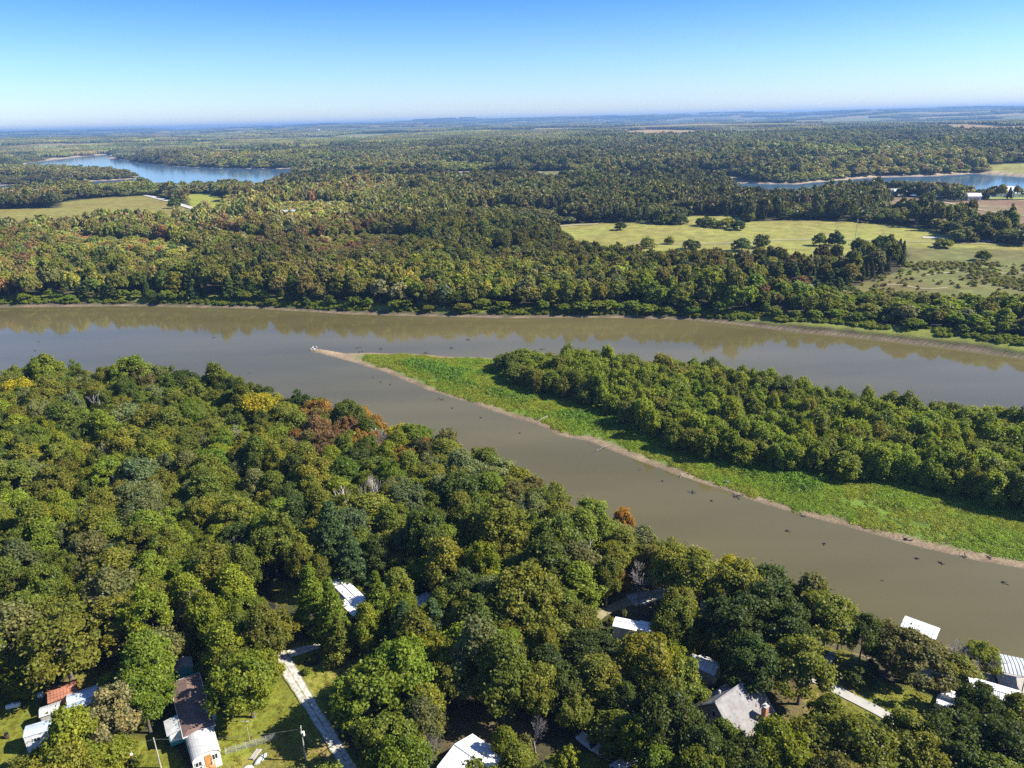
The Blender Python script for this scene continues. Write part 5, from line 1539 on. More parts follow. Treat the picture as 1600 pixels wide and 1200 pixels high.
LM = [('the golden yellow tree on the point', at(403, 640, 14)), ('the rusty autumn row', at(545, 655, 12)), ('the bleached dead tree', at(545, 775, 13)), ('the tall layered pine', at(516, 826, 14)),
      ('the long white trailer', at(549, 925, 7)), ('the yellow grass patch', at(448, 920)), ('the teal shed', at(287, 1038)), ('the brown roofed home', at(300, 1090, 6)), ('the white camper', at(72, 1138)),
      ('the pair of pines', at(655, 970, 11)), ('the dark leaf strewn clearing', at(740, 1135)), ('the bright white gabled roof', at(738, 1185)), ('the big grey leafless tree', at(1000, 900, 10)), ('the gravel lot', at(1040, 925)),
      ('the white roofed campers', at(1000, 975)), ('the white cottage', at(1106, 1037)), ('the grey shingle house', at(1160, 1100, 8)), ('the concrete road', at(1310, 1078)), ('the bright white boathouse', at(1438, 980)),
      ('the white awning shed', at(1478, 1098)), ('the boats under the oaks', at(940, 1175)), ('the tall loose tree on the shore', at(337, 592, 14)), ('the skyline yellow green tree', at(212, 582, 14)), ('the pale leafless tree', at(100, 632, 12)),
      ('the twiggy crown deep in the wood', at(175, 765, 12)), ('the grey crown in the shore wood', at(785, 805, 12)), ('the small orange crown on the shore', at(975, 793, 12)), ('the white trunked tree', at(20, 985, 12)),
      ('the pale forked trunk', at(180, 930, 12)), ('the cedar at the clearing', at(330, 952)), ('the bleached broken limbs', at(925, 855, 12)), ('the head of the gravel driveway', at(440, 1015)), ('the olive tree by the corner meadow', at(95, 1000, 12)), ('the grey twiggy crown above the pine', at(470, 800, 12))]
def relation(x, y):
    d = [(math.hypot(q[0] - x, q[1] - y), n_, q) for n_, q in LM]
    d.sort(key=lambda a: a[0])
    ds, n_, q = d[0]
    dx, dy = x - q[0], y - q[1]
    far_ = 'close ' if ds < 8 else ('' if ds < 16 else 'well ')
    if abs(dy) > abs(dx):
        rel = far_ + ('behind ' if dy > 0 else 'in front of ')
    else:
        rel = ('close beside ' if ds < 8 else 'to the ' + ('east' if dx > 0 else 'west') + ' side of ')
    return rel + n_, n_

def near_colour(x, y, r):
    px, py, k = pj(x, y, 12)
    shore = -sdist(near_land, np.array([x]), np.array([y]))[0]
    q = float(fbm(np.array([x]), np.array([y]), 26, 77)[0]) + r.normal() * 0.13
    w_ = {'mid green': 3.4, 'olive green': 3.8, 'dark green': 1.2, 'grey green': 1.3, 'yellow green': 1.1, 'brownish green': 0.35, 'bright green': 1.1, 'pale tan': 0.22, 'golden yellow': 0.008, 'reddish brown': 0.03, 'rusty orange': 0.008}
    if px < 620:
        w_['brownish green'] *= 0.5; w_['yellow green'] *= 3.0 if q > 0.5 else 1.4; w_['bright green'] *= 1.6; w_['dark green'] *= 0.6
    if px > 800 and py > 850:
        w_['golden yellow'] = 0; w_['reddish brown'] = 0.01; w_['rusty orange'] = 0.0
        w_['dark green'] *= 2.6; w_['yellow green'] *= 0.25; w_['grey green'] *= 0.6
    if 440 < px < 700 and py < 720:
        w_['rusty orange'] = 3.6; w_['brownish green'] = 6.0; w_['golden yellow'] = 0.3; w_['reddish brown'] = 1.4
    if shore > -14 and px > 650:
        w_['rusty orange'] = 0.10; w_['brownish green'] *= 6; w_['golden yellow'] = 0.0; w_['olive green'] *= 1.5
    if py > 735:
        w_['golden yellow'] = w_['reddish brown'] = w_['rusty orange'] = 0.0
    ks = list(w_)
    p_ = np.array([w_[k_] for k_ in ks]); p_ /= p_.sum()
    return ks[int(r.choice(len(ks), p=p_))]

for h_ in HAND:
    x_, y_ = gp(h_[2], h_[3], 4.0 + h_[5] * 0.58)
    if shades(x_, y_, h_[4], h_[5]) and h_[1] not in ('bare', 'pale', 'dark'):
        print('SHADES', h_[7])
r = np.random.default_rng(11)
cand = []
tries = 0
xs0, xs1, ys0, ys1 = near_land[:, 0].min(), near_land[:, 0].max(), 60, near_land[:, 1].max()
CX = r.uniform(-260, 140, 60000); CY = r.uniform(62, 300, 60000)
okk = inside(near_land, CX, CY)
PXc, PYc, Kc = pj(CX, CY, np.full(len(CX), 12.0))
okk &= (PXc > -90) & (PXc < 1690) & (PYc < 1300)
CX, CY, PXc, PYc = CX[okk], CY[okk], PXc[okk], PYc[okk]
GX = [p[0] for p in PLACED]; GY = [p[1] for p in PLACED]; GR = [p[2] for p in PLACED]
n_oak = 0
pool = []
for x, y, px_, py_ in zip(CX, CY, PXc, PYc):
    R = float(np.clip(r.normal(4.0 if x > -20 or y < 120 else 3.7, 0.8), 2.4, 6.2))
    if len(GX):
        d_ = np.hypot(np.array(GX) - x, np.array(GY) - y)
        if np.any(d_ < (np.array(GR) + R) * 0.61):
            continue
    Ht = 12.0 + (R - 4.4) * 1.6 + r.normal() * 1.7
    if not free(x, y, R * 0.35) or not near_ok(x, y, R, Ht):
        continue
    GX.append(x); GY.append(y); GR.append(R)
    pool.append((x, y, R, Ht))
pool.sort(key=lambda q: q[1])
used = {}
left_over = []
_k = [(float(pj(q[0], q[1], 12)[2]) / q[2] + (0 if -40 < float(pj(q[0], q[1], 12)[0]) < 1640 and float(pj(q[0], q[1], 8)[1]) < 1235 else 1e4), i) for i, q in enumerate(pool) if float(pj(q[0], q[1], 12)[0]) <= 700]
_k.sort()
minor = set(i for _, i in _k[275:])
for i, (x, y, R, Ht) in enumerate(pool):
    col = near_colour(x, y, r)
    rel, lm = relation(x, y)
    px, py, k = pj(x, y, 12)
    oak = px > 700
    size = 'small' if R < 3.7 else ('large' if R > 5.1 else '')
    nm = 'oak_tree' if oak else 'broadleaf_tree'
    kind = 'oak' if oak else 'broadleaf tree'
    if col in ('rusty orange', 'golden yellow', 'reddish brown'):
        nm = 'orange_tree'; kind = 'autumn tree'
    lab = ' '.join(f'{size} {col} {kind} {rel}'.split())
    if lab in used:
        key_ = used[lab]
        form = ['with rounded crown', 'with ragged crown', 'with lopsided crown', 'with narrow crown', 'with flat crown']
        if key_ < len(form): lab2 = lab + ' ' + form[key_]
        else: lab2 = lab
        used[lab] += 1
        lab = lab2
    else:
        used[lab] = 0
    if r.random() < 0.05 and i > 12:
        plant_bare('bare_tree', 'pale' if r.random() < .4 else 'bare', x, y, R * .9, Ht * 1.03, ' '.join(f'{size} leafless grey tree {rel}'.split()[:16]) + ('' if i % 2 else ' '), 'leafless trees around ' + lm.replace('the ', '', 1))
        continue
    if nm == 'broadleaf_tree' and i in minor:
        left_over.append((x, y, R * 1.04, Ht, col)); continue
    key = 'oak' if r.random() < 0.66 else 'tall'
    plant(nm, key, x, y, R * 1.04, Ht, col, ' '.join(lab.split()[:16]), 'trees around ' + lm.replace('the ', '', 1), rr=r)

# ------------------------------------------------------------------ willow thicket on the island
WF = [(783, 572), (787, 588), (817, 607), (918, 630), (969, 654), (1056, 703), (1127, 717), (1210, 733), (1296, 741), (1431, 758), (1532, 785), (1600, 800), (1900, 890), (2150, 960)]
WB = [(2150, 830), (1900, 735), (1700, 692), (1600, 676), (1532, 668), (1420, 655), (1300, 634), (1200, 613), (1080, 594), (1000, 584), (920, 576), (830, 568)]
will = poly_px(WF + WB, 1.2)
r = np.random.default_rng(21)
CX = r.uniform(-10, 230, 26000); CY = r.uniform(120, 310, 26000)
k_ = inside(will, CX, CY)
CX, CY = CX[k_], CY[k_]
wl = []
gx_ = np.zeros(0); gy_ = np.zeros(0)
for x, y in zip(CX, CY):
    if len(gx_) and np.min(np.hypot(gx_ - x, gy_ - y)) < 4.3:
        continue
    gx_ = np.append(gx_, x); gy_ = np.append(gy_, y)
front = poly_px(WF, 1.2)
def fdist(x, y):
    d_ = 1e9
    for a, b in zip(front[:-1], front[1:]):
        e = b - a; t_ = np.clip(((x - a[0]) * e[0] + (y - a[1]) * e[1]) / (e @ e), 0, 1)
        d_ = min(d_, math.hypot(x - a[0] - t_ * e[0], y - a[1] - t_ * e[1]))
    return d_
wl = []
for x, y in zip(gx_, gy_):
    px, py, k = pj(x, y, 7)
    wl.append((x, y, float(px), float(py), fdist(x, y)))
vis = [q for q in wl if -40 < q[2] < 1640]
vis.sort(key=lambda q: q[4] + (0 if 0 < q[2] < 1600 else 300))
solo, rest = vis[:300], vis[300:] + [q for q in wl if not (-40 < q[2] < 1640)]
print('near trees', len(pool) + len(HAND), 'willows', len(wl), len(vis), 'solo', len(solo))
DX = ['near the sand tip end', 'by the first bend of the green bank', 'opposite the small orange crown', 'opposite the gravel patch', 'opposite the dark oaks', 'opposite the middle snag', 'opposite the stick raft', 'opposite the bright white boathouse', 'at the broad end of the island', 'beyond the driftwood tangle']
seen = {}
wil_rest = []
for x, y, px, py, fd in solo:
    row = 'at the sunlit front edge of the thicket' if fd < 4 else ('in the second rank of the thicket' if fd < 9 else ('in the middle of the thicket' if fd < 20 else 'deep in the thicket'))
    R = float(np.clip(r.normal(3.6, 0.6), 2.4, 5.0)); Ht = float(np.clip(r.normal(8.6, 1.3), 5.8, 11.5)) * (0.8 if px < 860 else 1)
    col = ['willow green', 'mid green', 'willow green', 'olive green', 'yellow green'][int(r.choice(5, p=[.5, .18, .1, .17, .05]))]
    size = 'tall' if Ht > 10.4 else ('low' if Ht < 8.6 else 'middling')
    wide_ = 'wide' if R > 4.1 else ('slim' if R < 3.2 else '')
    lab = f'{size} {wide_} {col.replace("willow green", "fresh green")} willow {row} {DX[int(np.clip((px - 780) / 84, 0, 9))]}'
    plant('willow_tree', 'willow', x, y, R, Ht, col, ' '.join(lab.split()[:16]), 'willows crowded on the island', rr=r, jitter=0.1)

# ------------------------------------------------------------------ scatter: what nobody could count
def src_collection(name, meshes):
    c = bpy.data.collections.new(name)
    for i, m in enumerate(meshes):
        o = bpy.data.objects.new('%s_%02d' % (name, i), m)
        c.objects.link(o)
    return c
def scatter(name, pts, rot, scl, idx, col, coll, kind='stuff'):
    n_ = len(pts)
    me = bpy.data.meshes.new(name)
    me.vertices.add(n_)
    me.vertices.foreach_set('co', np.asarray(pts, np.float32).ravel())
    for k, ty, f_, d_ in (('rot', 'FLOAT_VECTOR', 'vector', rot), ('scl', 'FLOAT_VECTOR', 'vector', scl), ('leaf_color', 'FLOAT_VECTOR', 'vector', col)):
        a = me.attributes.new(k, ty, 'POINT'); a.data.foreach_set(f_, np.asarray(d_, np.float32).ravel())
    a = me.attributes.new('idx', 'INT', 'POINT'); a.data.foreach_set('value', np.asarray(idx, np.int32))
    me.update()
    o = link(name, me)
    g = bpy.data.node_groups.new(name, 'GeometryNodeTree')
    g.interface.new_socket('Geometry', in_out='INPUT', socket_type='NodeSocketGeometry')
    g.interface.new_socket('Geometry', in_out='OUTPUT', socket_type='NodeSocketGeometry')
    N = g.nodes
    gi = N.new('NodeGroupInput'); go = N.new('NodeGroupOutput')
    ci = N.new('GeometryNodeCollectionInfo'); ci.inputs['Collection'].default_value = coll
    ci.inputs['Separate Children'].default_value = True; ci.inputs['Reset Children'].default_value = True
    ip = N.new('GeometryNodeInstanceOnPoints'); ip.inputs['Pick Instance'].default_value = True
    def na(k, ty):
        q = N.new('GeometryNodeInputNamedAttribute'); q.data_type = ty; q.inputs['Name'].default_value = k
        return q.outputs['Attribute']
    er = N.new('FunctionNodeEulerToRotation')
    g.links.new(gi.outputs[0], ip.inputs['Points']); g.links.new(ci.outputs[0], ip.inputs['Instance'])
    g.links.new(na('idx', 'INT'), ip.inputs['Instance Index'])
    g.links.new(na('rot', 'FLOAT_VECTOR'), er.inputs[0]); g.links.new(er.outputs[0], ip.inputs['Rotation'])
    g.links.new(na('scl', 'FLOAT_VECTOR'), ip.inputs['Scale'])
    g.links.new(ip.outputs[0], go.inputs[0])
    m_ = o.modifiers.new('scatter', 'NODES'); m_.node_group = g
    o['kind'] = kind
    return o

def mk(points_xy, scale_xyz, cols, coll, name, nidx, sink=0.1, i0=None, rr=None):
    rr = rr or np.random.default_rng(5)
    x, y = points_xy
    z = height(x, y)
    n_ = len(x)
    rot = np.zeros((n_, 3)); rot[:, 2] = rr.uniform(0, 6.28, n_)
    return scatter(name, np.stack([x, y, np.maximum(z, -0.2) - sink], 1), rot, scale_xyz, rr.integers(0, nidx, n_) if i0 is None else i0, cols, coll)

def stand(x, y):
    """blocks of younger and older wood with their own height and tone"""
    f = fbm(x * 0.8, y, 330, 351, 3)
    q = (f * 9) % 1.0
    old = (q < 0.55).astype(float)
    tone = vnoise(x, y, 210, 357)
    w_ = sstep(430, 560, np.hypot(x, y))
    return 1 + w_ * (0.62 + 0.58 * old - 1), 1 + w_ * ((0.78 + 0.5 * tone) * (1.16 - 0.26 * old) - 1)
def far_vary(x, y, c):
    c = c * stand(x, y)[1][:, None]
    f = fbm(x, y, 160, 301) * 0.6 + fbm(x, y, 700, 305) * 0.4
    m = 0.42 + 2.1 * np.clip(f - 0.24, 0, 0.55)
    g = np.clip((fbm(x, y, 300, 311) - 0.5) * 2.2, -.8, .8)[:, None]
    c = c * m[:, None] * (1 + g * np.array([[0.15, 0.0, 0.2]])) * np.array([[1.24, 1.17, 1.02]])
    return c * 0.88 + 0.12 * c.mean(axis=1, keepdims=True)
def vcols(names, rr, a=0.13):
    base = np.array([PAL[q] for q in names])
    k = 1 + rr.normal(size=len(base)) * a
    h = rr.normal(size=len(base)) * a * 0.6
    return np.clip(np.stack([base[:, 0] * (k + h), base[:, 1] * k, base[:, 2] * (k - h)], 1), 0.008, 0.6)

co = src_collection('wood_src', [v[0] for v in NV['oak']])
if left_over:
    q = np.array([a[:4] for a in left_over])
    rr = np.random.default_rng(33)
    mk((q[:, 0], q[:, 1]), np.stack([q[:, 2] / 5.0, q[:, 2] / 5.0, q[:, 3] / 13.0], 1), vcols([a[4] for a in left_over], rr), co, 'near_wood', 10, rr=rr)
# willows beyond the front ranks, as one thicket
cw = src_collection('willow_src', [v[0] for v in NV['willow']])
if rest:
    q = np.array([(a[0], a[1]) for a in rest])
    rr = np.random.default_rng(31)
    s = np.stack([rr.normal(1.08, 0.14, len(q))] * 3, 1); s[:, 2] = rr.normal(1.0, 0.14, len(q))
    mk((q[:, 0], q[:, 1]), s, vcols(['willow green'] * len(q), rr), cw, 'willow_thicket', 7, rr=rr)

# grass and weeds on the island
def tuft_mesh(name, seed, n_, h, sp, ls, wd=0.5):
    r_ = np.random.default_rng(seed)
    c_ = r_.normal(size=(n_, 3)) * np.array([sp, sp, 0]) ; c_[:, 2] = r_.uniform(0.1, h, n_) * np.exp(-(c_[:, 0] ** 2 + c_[:, 1] ** 2) / (2 * (sp * 1.6) ** 2))
    d_ = np.stack([c_[:, 0], c_[:, 1], np.full(n_, 1.1)], 1); d_ /= np.linalg.norm(d_, axis=1)[:, None]
    V_ = leaves(c_, d_, ls, r_, jit=0.5, aspect=1.5)
    return arr_mesh(name, V_, np.arange(n_ * 4).reshape(-1, 4), [M['leaf']], attrs={'tint': np.repeat(r_.random(n_), 4), 'bough': np.repeat(r_.random(n_), 4)})
ct = src_collection('weed_src', [tuft_mesh('weed', 50 + i, 110, 0.5, 0.6, 0.2) for i in range(5)])
rr = np.random.default_rng(41)
gx_ = rr.uniform(-70, 190, 90000); gy_ = rr.uniform(110, 312, 90000)
sd_ = sdist(island, gx_, gy_)
den = fbm(gx_, gy_, 7, 81)
lim = 3.5 + (fbm(gx_, gy_, 9, 91) - 0.5) * 7
px_, py_, _k = pj(gx_, gy_, np.ones(len(gx_)))
k_ = (sd_ > lim) & (px_ < 1700) & ~((gx_ < -63)) & (den + rr.normal(size=len(den)) * 0.12 > 0.36)
k_ &= ~(sdist(will, gx_, gy_) > 6)
gx_, gy_, sd_, den = gx_[k_], gy_[k_], sd_[k_], den[k_]
print('weeds', len(gx_))
tall_ = sstep(6, 14, sd_) * sstep(0.42, 0.6, fbm(gx_, gy_, 14, 95))
s = (0.7 + 0.5 * rr.random(len(gx_)))[:, None] * np.ones((1, 3)); s[:, 2] *= 0.55 + 1.5 * tall_
colA = np.array([0.185, 0.26, 0.02]); colB = np.array([0.225, 0.25, 0.025]); colC = np.array([0.13, 0.225, 0.03])
f1 = sstep(0.42, 0.6, fbm(gx_, gy_, 10, 99))[:, None]; f2 = tall_[:, None]
cc = (colA * (1 - f1) + colB * f1) * (1 - f2) + colC * f2
cc = cc * (1 + rr.normal(size=(len(gx_), 1)) * 0.13)
mk((gx_, gy_), s, cc, ct, 'grass', 5, sink=0.05, rr=rr)
bpy.data.objects['grass']['label'] = 'lush green weeds and grass covering the island bank'

# yard and meadow grass tufts near the houses
gx_ = rr.uniform(-110, 100, 60000); gy_ = rr.uniform(70, 150, 60000)
k_ = np.zeros(len(gx_), bool)
for p_ in lawns:
    k_ |= sdist(p_, gx_, gy_) > -0.5
gx_, gy_ = gx_[k_][:3500], gy_[k_][:3500]
k_ = np.array([free(a, b, -1.0) for a, b in zip(gx_, gy_)])
gx_, gy_ = gx_[k_], gy_[k_]
s = (0.18 + 0.2 * rr.random(len(gx_)))[:, None] * np.array([[1.6, 1.6, 0.5]])
cc = np.array([0.20, 0.215, 0.028]) * (1 + rr.normal(size=(len(gx_), 1)) * 0.15) + rr.random((len(gx_), 1)) * np.array([0.06, 0.01, 0.01])
gravel_c = np.array([gp(a, b, G0) for a, b in [(425, 1012), (448, 1038), (462, 1062), (490, 1108), (520, 1155), (552, 1210)]])
conc_c = np.array([gp(a, b, G0) for a, b in [(1180, 1000), (1228, 1032), (1262, 1052), (1310, 1078), (1350, 1098), (1387, 1117), (1440, 1150)]])
def pathd(P_, x, y):
    d_ = np.full(len(x), 1e9)
    for a, b in zip(P_[:-1], P_[1:]):
        e = b - a; t_ = np.clip(((x - a[0]) * e[0] + (y - a[1]) * e[1]) / (e @ e), 0, 1)
        d_ = np.minimum(d_, np.hypot(x - a[0] - t_ * e[0], y - a[1] - t_ * e[1]))
    return d_
k_ = (pathd(gravel_c, gx_, gy_) > 1.7) & (pathd(conc_c, gx_, gy_) > 1.6)
mk((gx_[k_], gy_[k_]), s[k_], cc[k_], ct, 'lawn_grass', 5, sink=0.03, rr=rr)

# undergrowth under the near wood
cs = src_collection('bush_src', [v[0] for v in NV['shrub']])
gx_ = rr.uniform(-230, 110, 16000); gy_ = rr.uniform(66, 270, 16000)
sn = sdist(near_land, gx_, gy_)
k_ = sn > -1.0
for p_ in lawns + bares:
    k_ &= sdist(p_, gx_, gy_) < -1.5
k_ &= (pathd(gravel_c, gx_, gy_) > 3) & (pathd(conc_c, gx_, gy_) > 2.6)
px_, py_, _k = pj(gx_, gy_, np.full(len(gx_), 4.5))
for p_ in OPEN:
    k_ &= sdist(p_, px_, py_) < -4
gx_, gy_ = gx_[k_], gy_[k_]
k_ = np.array([free(a, b, 0.6) for a, b in zip(gx_, gy_)])
gx_, gy_ = gx_[k_][:2600], gy_[k_][:2600]
s = rr.uniform(0.5, 1.25, (len(gx_), 1)) * np.ones((1, 3))
mk((gx_, gy_), s, vcols(list(rr.choice(['mid green', 'olive green', 'brownish green', 'yellow green', 'grey green'], len(gx_))), rr), cs, 'undergrowth', 4, rr=rr)

# ------------------------------------------------------------------ the wood across the river
def open_far(x, y, pad=3.0):
    """true where no wood grows"""
    d, isl = water_d(x, y)
    o = (d < pad) | isl
    for p_, c_ in meadows:
        o |= sdist(p_, x, y) > -pad * 0.7
    o |= far_open(x, y)
    o |= strip_d(x, y) < 85
    return o, d
scrub = poly_px([(1300, 470), (1330, 452), (1380, 436), (1420, 415), (1640, 420), (1640, 480), (1560, 490), (1400, 480)], 4)
def grid(x0, x1, y0, y1, sp, rr, wedge=0.80, pad=30):
    gx, gy = np.meshgrid(np.arange(x0, x1, sp), np.arange(y0, y1, sp))
    gx = (gx + rr.uniform(-.42, .42, gx.shape) * sp).ravel(); gy = (gy + rr.uniform(-.42, .42, gy.shape) * sp).ravel()
    k = np.abs(gx) < gy * wedge + pad
    return gx[k], gy[k]
def far_names(x, y, rr):
    px, py, k = pj(x, y, np.full(len(x), 8.0))
    q = fbm(x, y, 55, 120) + rr.normal(size=len(x)) * 0.10
    q2 = fbm(x, y, 90, 140) + rr.normal(size=len(x)) * 0.08
    out = np.empty(len(x), object)
    u = rr.random(len(x))
    out[:] = 'olive green'
    out[q < 0.42] = 'mid green'
    out[(q > 0.42) & (u < 0.35)] = 'grey green'
    out[(q > 0.5) & (u > 0.90)] = 'brownish green'
    out[(u > 0.30) & (u < 0.40)] = 'dark green'
    left_ = (px < 620) & (py < 462) & (py > 360)
    br = (q2 > 0.47) & left_
    out[br & (u < 0.20)] = 'reddish brown'
    out[br & (u > 0.30) & (u < 0.75)] = 'brownish green'
    br2 = (q2 > 0.56) & ~left_
    out[br2 & (u < 0.35)] = 'brownish green'
    out[br2 & (u > 0.97)] = 'reddish brown'
    shore = (px > 560) & (py > 400) & (py < 480)
    out[shore & (u < 0.14)] = 'yellow green'
    out[(px > 1000) & (py > 440) & (u < 0.5)] = 'bright green'
    out[(px > 1000) & (py > 440) & (u > 0.5) & (u < 0.65)] = 'yellow green'
    out[(u > 0.995)] = 'yellow green'
    out[(u > 0.94) & (u < 0.96)] = 'pale tan'
    ced = ((px > 1130) & (px < 1440) & (py > 375) & (py < 460)) & (u < 0.8)
    ced |= (px > 60) & (px < 640) & (py > 400) & (py < 462) & (u < 0.45)
    ced |= (px > 640) & (py < 410) & (u < 0.16)
    out[ced] = 'dark green'
    return out, ced
rr = np.random.default_rng(61)
gx_, gy_ = grid(-760, 800, 270, 960, 6.6, rr)
o_, d_ = open_far(gx_, gy_, 4)
pq_, _q, _w = pj(gx_, gy_, np.full(len(gx_), 1.0))
k_ = ~o_ & (gy_ > 200) & (d_ > 4 + 9 * sstep(1050, 1280, pq_))
rv = -sdist(river, gx_, gy_)
k_ &= ~((gy_ < 330) & (gx_ < 60))
k_ &= ~(sdist(near_land, gx_, gy_) > -20)
sc_ = sdist(scrub, gx_, gy_) > 0
k_ &= ~(sc_ & (rr.random(len(gx_)) < 0.93))
kk = np.array([free(a, b, 0) if b > 300 else True for a, b in zip(gx_, gy_)])
k_ &= kk
# gravel track stays clear
trk = poly_px([(228, 309), (250, 315), (268, 320), (290, 328), (318, 336)], 5)
k_ &= pathd(trk, gx_, gy_) > 9
gx_, gy_, d_ = gx_[k_], gy_[k_], d_[k_]
names, ced = far_names(gx_, gy_, rr)
px_, py_, kz = pj(gx_, gy_, np.full(len(gx_), 8.0))
bush = (d_ < 9 + 9 * sstep(1050, 1280, px_))
low = (px_ > 1180) & (py_ > 440)
R_ = np.clip(rr.normal(4.3, 0.7, len(gx_)), 2.8, 6.2)
H_ = np.clip(rr.normal(12.5, 1.7, len(gx_)), 8, 17)
H_ = H_ * (0.62 + 0.8 * fbm(gx_, gy_, 110, 331)) * stand(gx_, gy_)[0]; H_ = np.where(bush, H_ * 0.42, H_); R_ = np.where(bush, R_ * 0.75, R_)
H_ = np.where(low & ~bush, H_ * 0.66, H_)
names[bush & (rr.random(len(gx_)) < 0.75)] = 'bright green'
cols = far_vary(gx_, gy_, vcols(names, rr))
R_ = np.where(ced, R_ * 0.86, R_); H_ = np.where(ced, H_ * 0.85, H_)
# the first ranks along the water as trees of their own
infr = (px_ > -30) & (px_ < 1630)
order = np.argsort(np.where(infr, kz / np.maximum(R_, 3.2) * 3.8, 1e9))
solo_i = []
nb = nc_ = nbush = 0
for i in order:
    if not infr[i]: break
    if bush[i]:
        if nbush < 150: solo_i.append(i); nbush += 1
    elif ced[i]:
        if nc_ < 120: solo_i.append(i); nc_ += 1
    elif nb < 290:
        solo_i.append(i); nb += 1
    if nb >= 290 and nc_ >= 120 and nbush >= 150: break
solo_m = np.zeros(len(gx_), bool); solo_m[solo_i] = True
FLM = ['where the river leaves the view', 'facing the wooded point', 'facing the tall loose tree', 'facing the golden yellow tree', 'facing the sand tip', 'facing the autumn row', 'facing the green point', 'facing the first willows', 'facing the middle of the thicket', 'below the pale meadow', 'below the meadow pole', 'below the dark cedar block', 'below the scrub slope', 'below the brown scrub field', 'at the outer bend', 'beyond the country road']
for i in solo_i:
    zone = FLM[int(np.clip(px_[i] / 100, 0, 15))]
    rowd = d_[i]
    row = 'at the water' if rowd < 9 else ('shore rank' if rowd < 18 else ('second rank' if rowd < 30 else ('upper bank' if rowd < 55 else ('high bank' if rowd < 85 else 'meadow side'))))
    nm = str(names[i])
    if bush[i]:
        plant('riverside_bush', 'mid_round', float(gx_[i]), float(gy_[i]), float(R_[i]), float(H_[i]), nm, f'{"wide" if R_[i] > 3.4 else ("slim" if R_[i] < 3 else "rounded")} {nm} bush across the river, {row}, {zone}', 'bushes along the far bank', cat='bush', rr=rr)
    elif ced[i]:
        plant('cedar_tree', 'mid_cedar', float(gx_[i]), float(gy_[i]), float(R_[i]), float(H_[i]), nm, f'{"tall" if H_[i] > 13 else "short"} {"slim" if R_[i] < 3.4 else ("wide" if R_[i] > 4.0 else "dark")} cedar across the river, {row}, {zone}', 'cedars of the far bank', rr=rr)
    else:
        sz = 'tall' if H_[i] > 13.5 else ('low' if H_[i] < 10 else 'medium')
        plant('bank_tree', 'mid_round' if rr.random() < .7 else 'mid_tall', float(gx_[i]), float(gy_[i]), float(R_[i]), float(H_[i]), nm, f'{sz} {nm} tree across the river, {row}, {zone}', 'broadleaf trees of the far bank', rr=rr)
# trees standing alone in the fields
LONE = [(970, 364, 5.5, 9, 'dark green', 'dark round tree standing alone at the top of the pale meadow'), (1010, 389, 6.5, 10, 'olive green', 'olive round tree in the pale meadow beside the farm track'), (1082, 392, 6, 10, 'dark green', 'dark tree at the lower edge of the pale meadow'), (1046, 384, 4, 8, 'olive green', 'small pointed tree at the lower edge of the pale meadow'),
        (1098, 358, 7, 10, 'dark green', 'dark tree on the green knoll, first of four'), (1113, 360, 6, 9, 'mid green', 'green tree on the knoll, second of four'), (1135, 361, 7, 11, 'olive green', 'olive tree on the knoll, third of four'), (1151, 364, 6, 10, 'dark green', 'dark tree on the knoll, last of four'), (1169, 352, 6, 13, 'olive green', 'upright tree beside the green knoll'), (1060, 356, 7, 12, 'dark green', 'dark tree at the wood edge by the knoll'), (1042, 356, 6, 12, 'olive green', 'olive tree at the wood edge by the knoll'), (1030, 355, 6, 11, 'mid green', 'green tree at the wood edge by the farm track'),
        (1375, 396, 7, 14, 'dark green', 'large dark round tree crowning the cedar block'), (1303, 388, 6, 13, 'dark green', 'dark round tree above the cedar block'), (1280, 388, 5, 12, 'olive green', 'olive tree above the cedar block'), (1190, 390, 6, 12, 'dark green', 'dark tree on the meadow rim'), (1158, 395, 6, 12, 'dark green', 'dark tree on the lower meadow rim'),
        (1475, 391, 6, 8, 'olive green', 'bushy tree where the country road meets the pale meadow'), (1495, 384, 6, 12, 'grey green', 'grey tree by the country road'), (1512, 384, 5, 11, 'grey green', 'loose grey tree by the country road'), (1533, 411, 5.5, 9, 'mid green', 'tree with long shadow on the brown scrub field'), (1592, 388, 8, 14, 'dark green', 'dark tree by the country road at the edge of view'), (1570, 384, 7, 12, 'olive green', 'olive tree on the far side of the country road'), (1545, 380, 6, 12, 'grey green', 'grey green tree on the far side of the country road'),
        (1446, 326, 7, 15, 'dark green', 'dark pointed tree in the brown field'), (1489, 322, 9, 15, 'dark green', 'dark round tree at the bend of the farm lane'), (1372, 321, 8, 12, 'mid green', 'tree at the corner of the brown field'), (1383, 320, 7, 12, 'dark green', 'dark tree at the corner of the brown field'), (1530, 316, 9, 13, 'dark green', 'dark tree beside the cream bungalow'), (1415, 308, 9, 14, 'dark green', 'dark tree beside the white barn'), (1385, 303, 8, 12, 'olive green', 'tree behind the grey roofed farmhouse'), (1550, 306, 9, 14, 'dark green', 'dark tree before the white church like house'),
        (275, 330, 7, 15, 'dark green', 'pointed dark tree beside the gravel track'), (1530, 318.5, 6, 9, 'mid green', 'green tree by the farm lane houses')]
for px, py, R, Ht, col, lab in LONE:
    x, y = at(px, py, 4.5)
    t = plant('field_tree', 'mid_round', x, y, R * .95, Ht * 1.15, col, lab, 'trees standing alone in the fields', rr=rr)
    t.children[0].location.z = -4.4
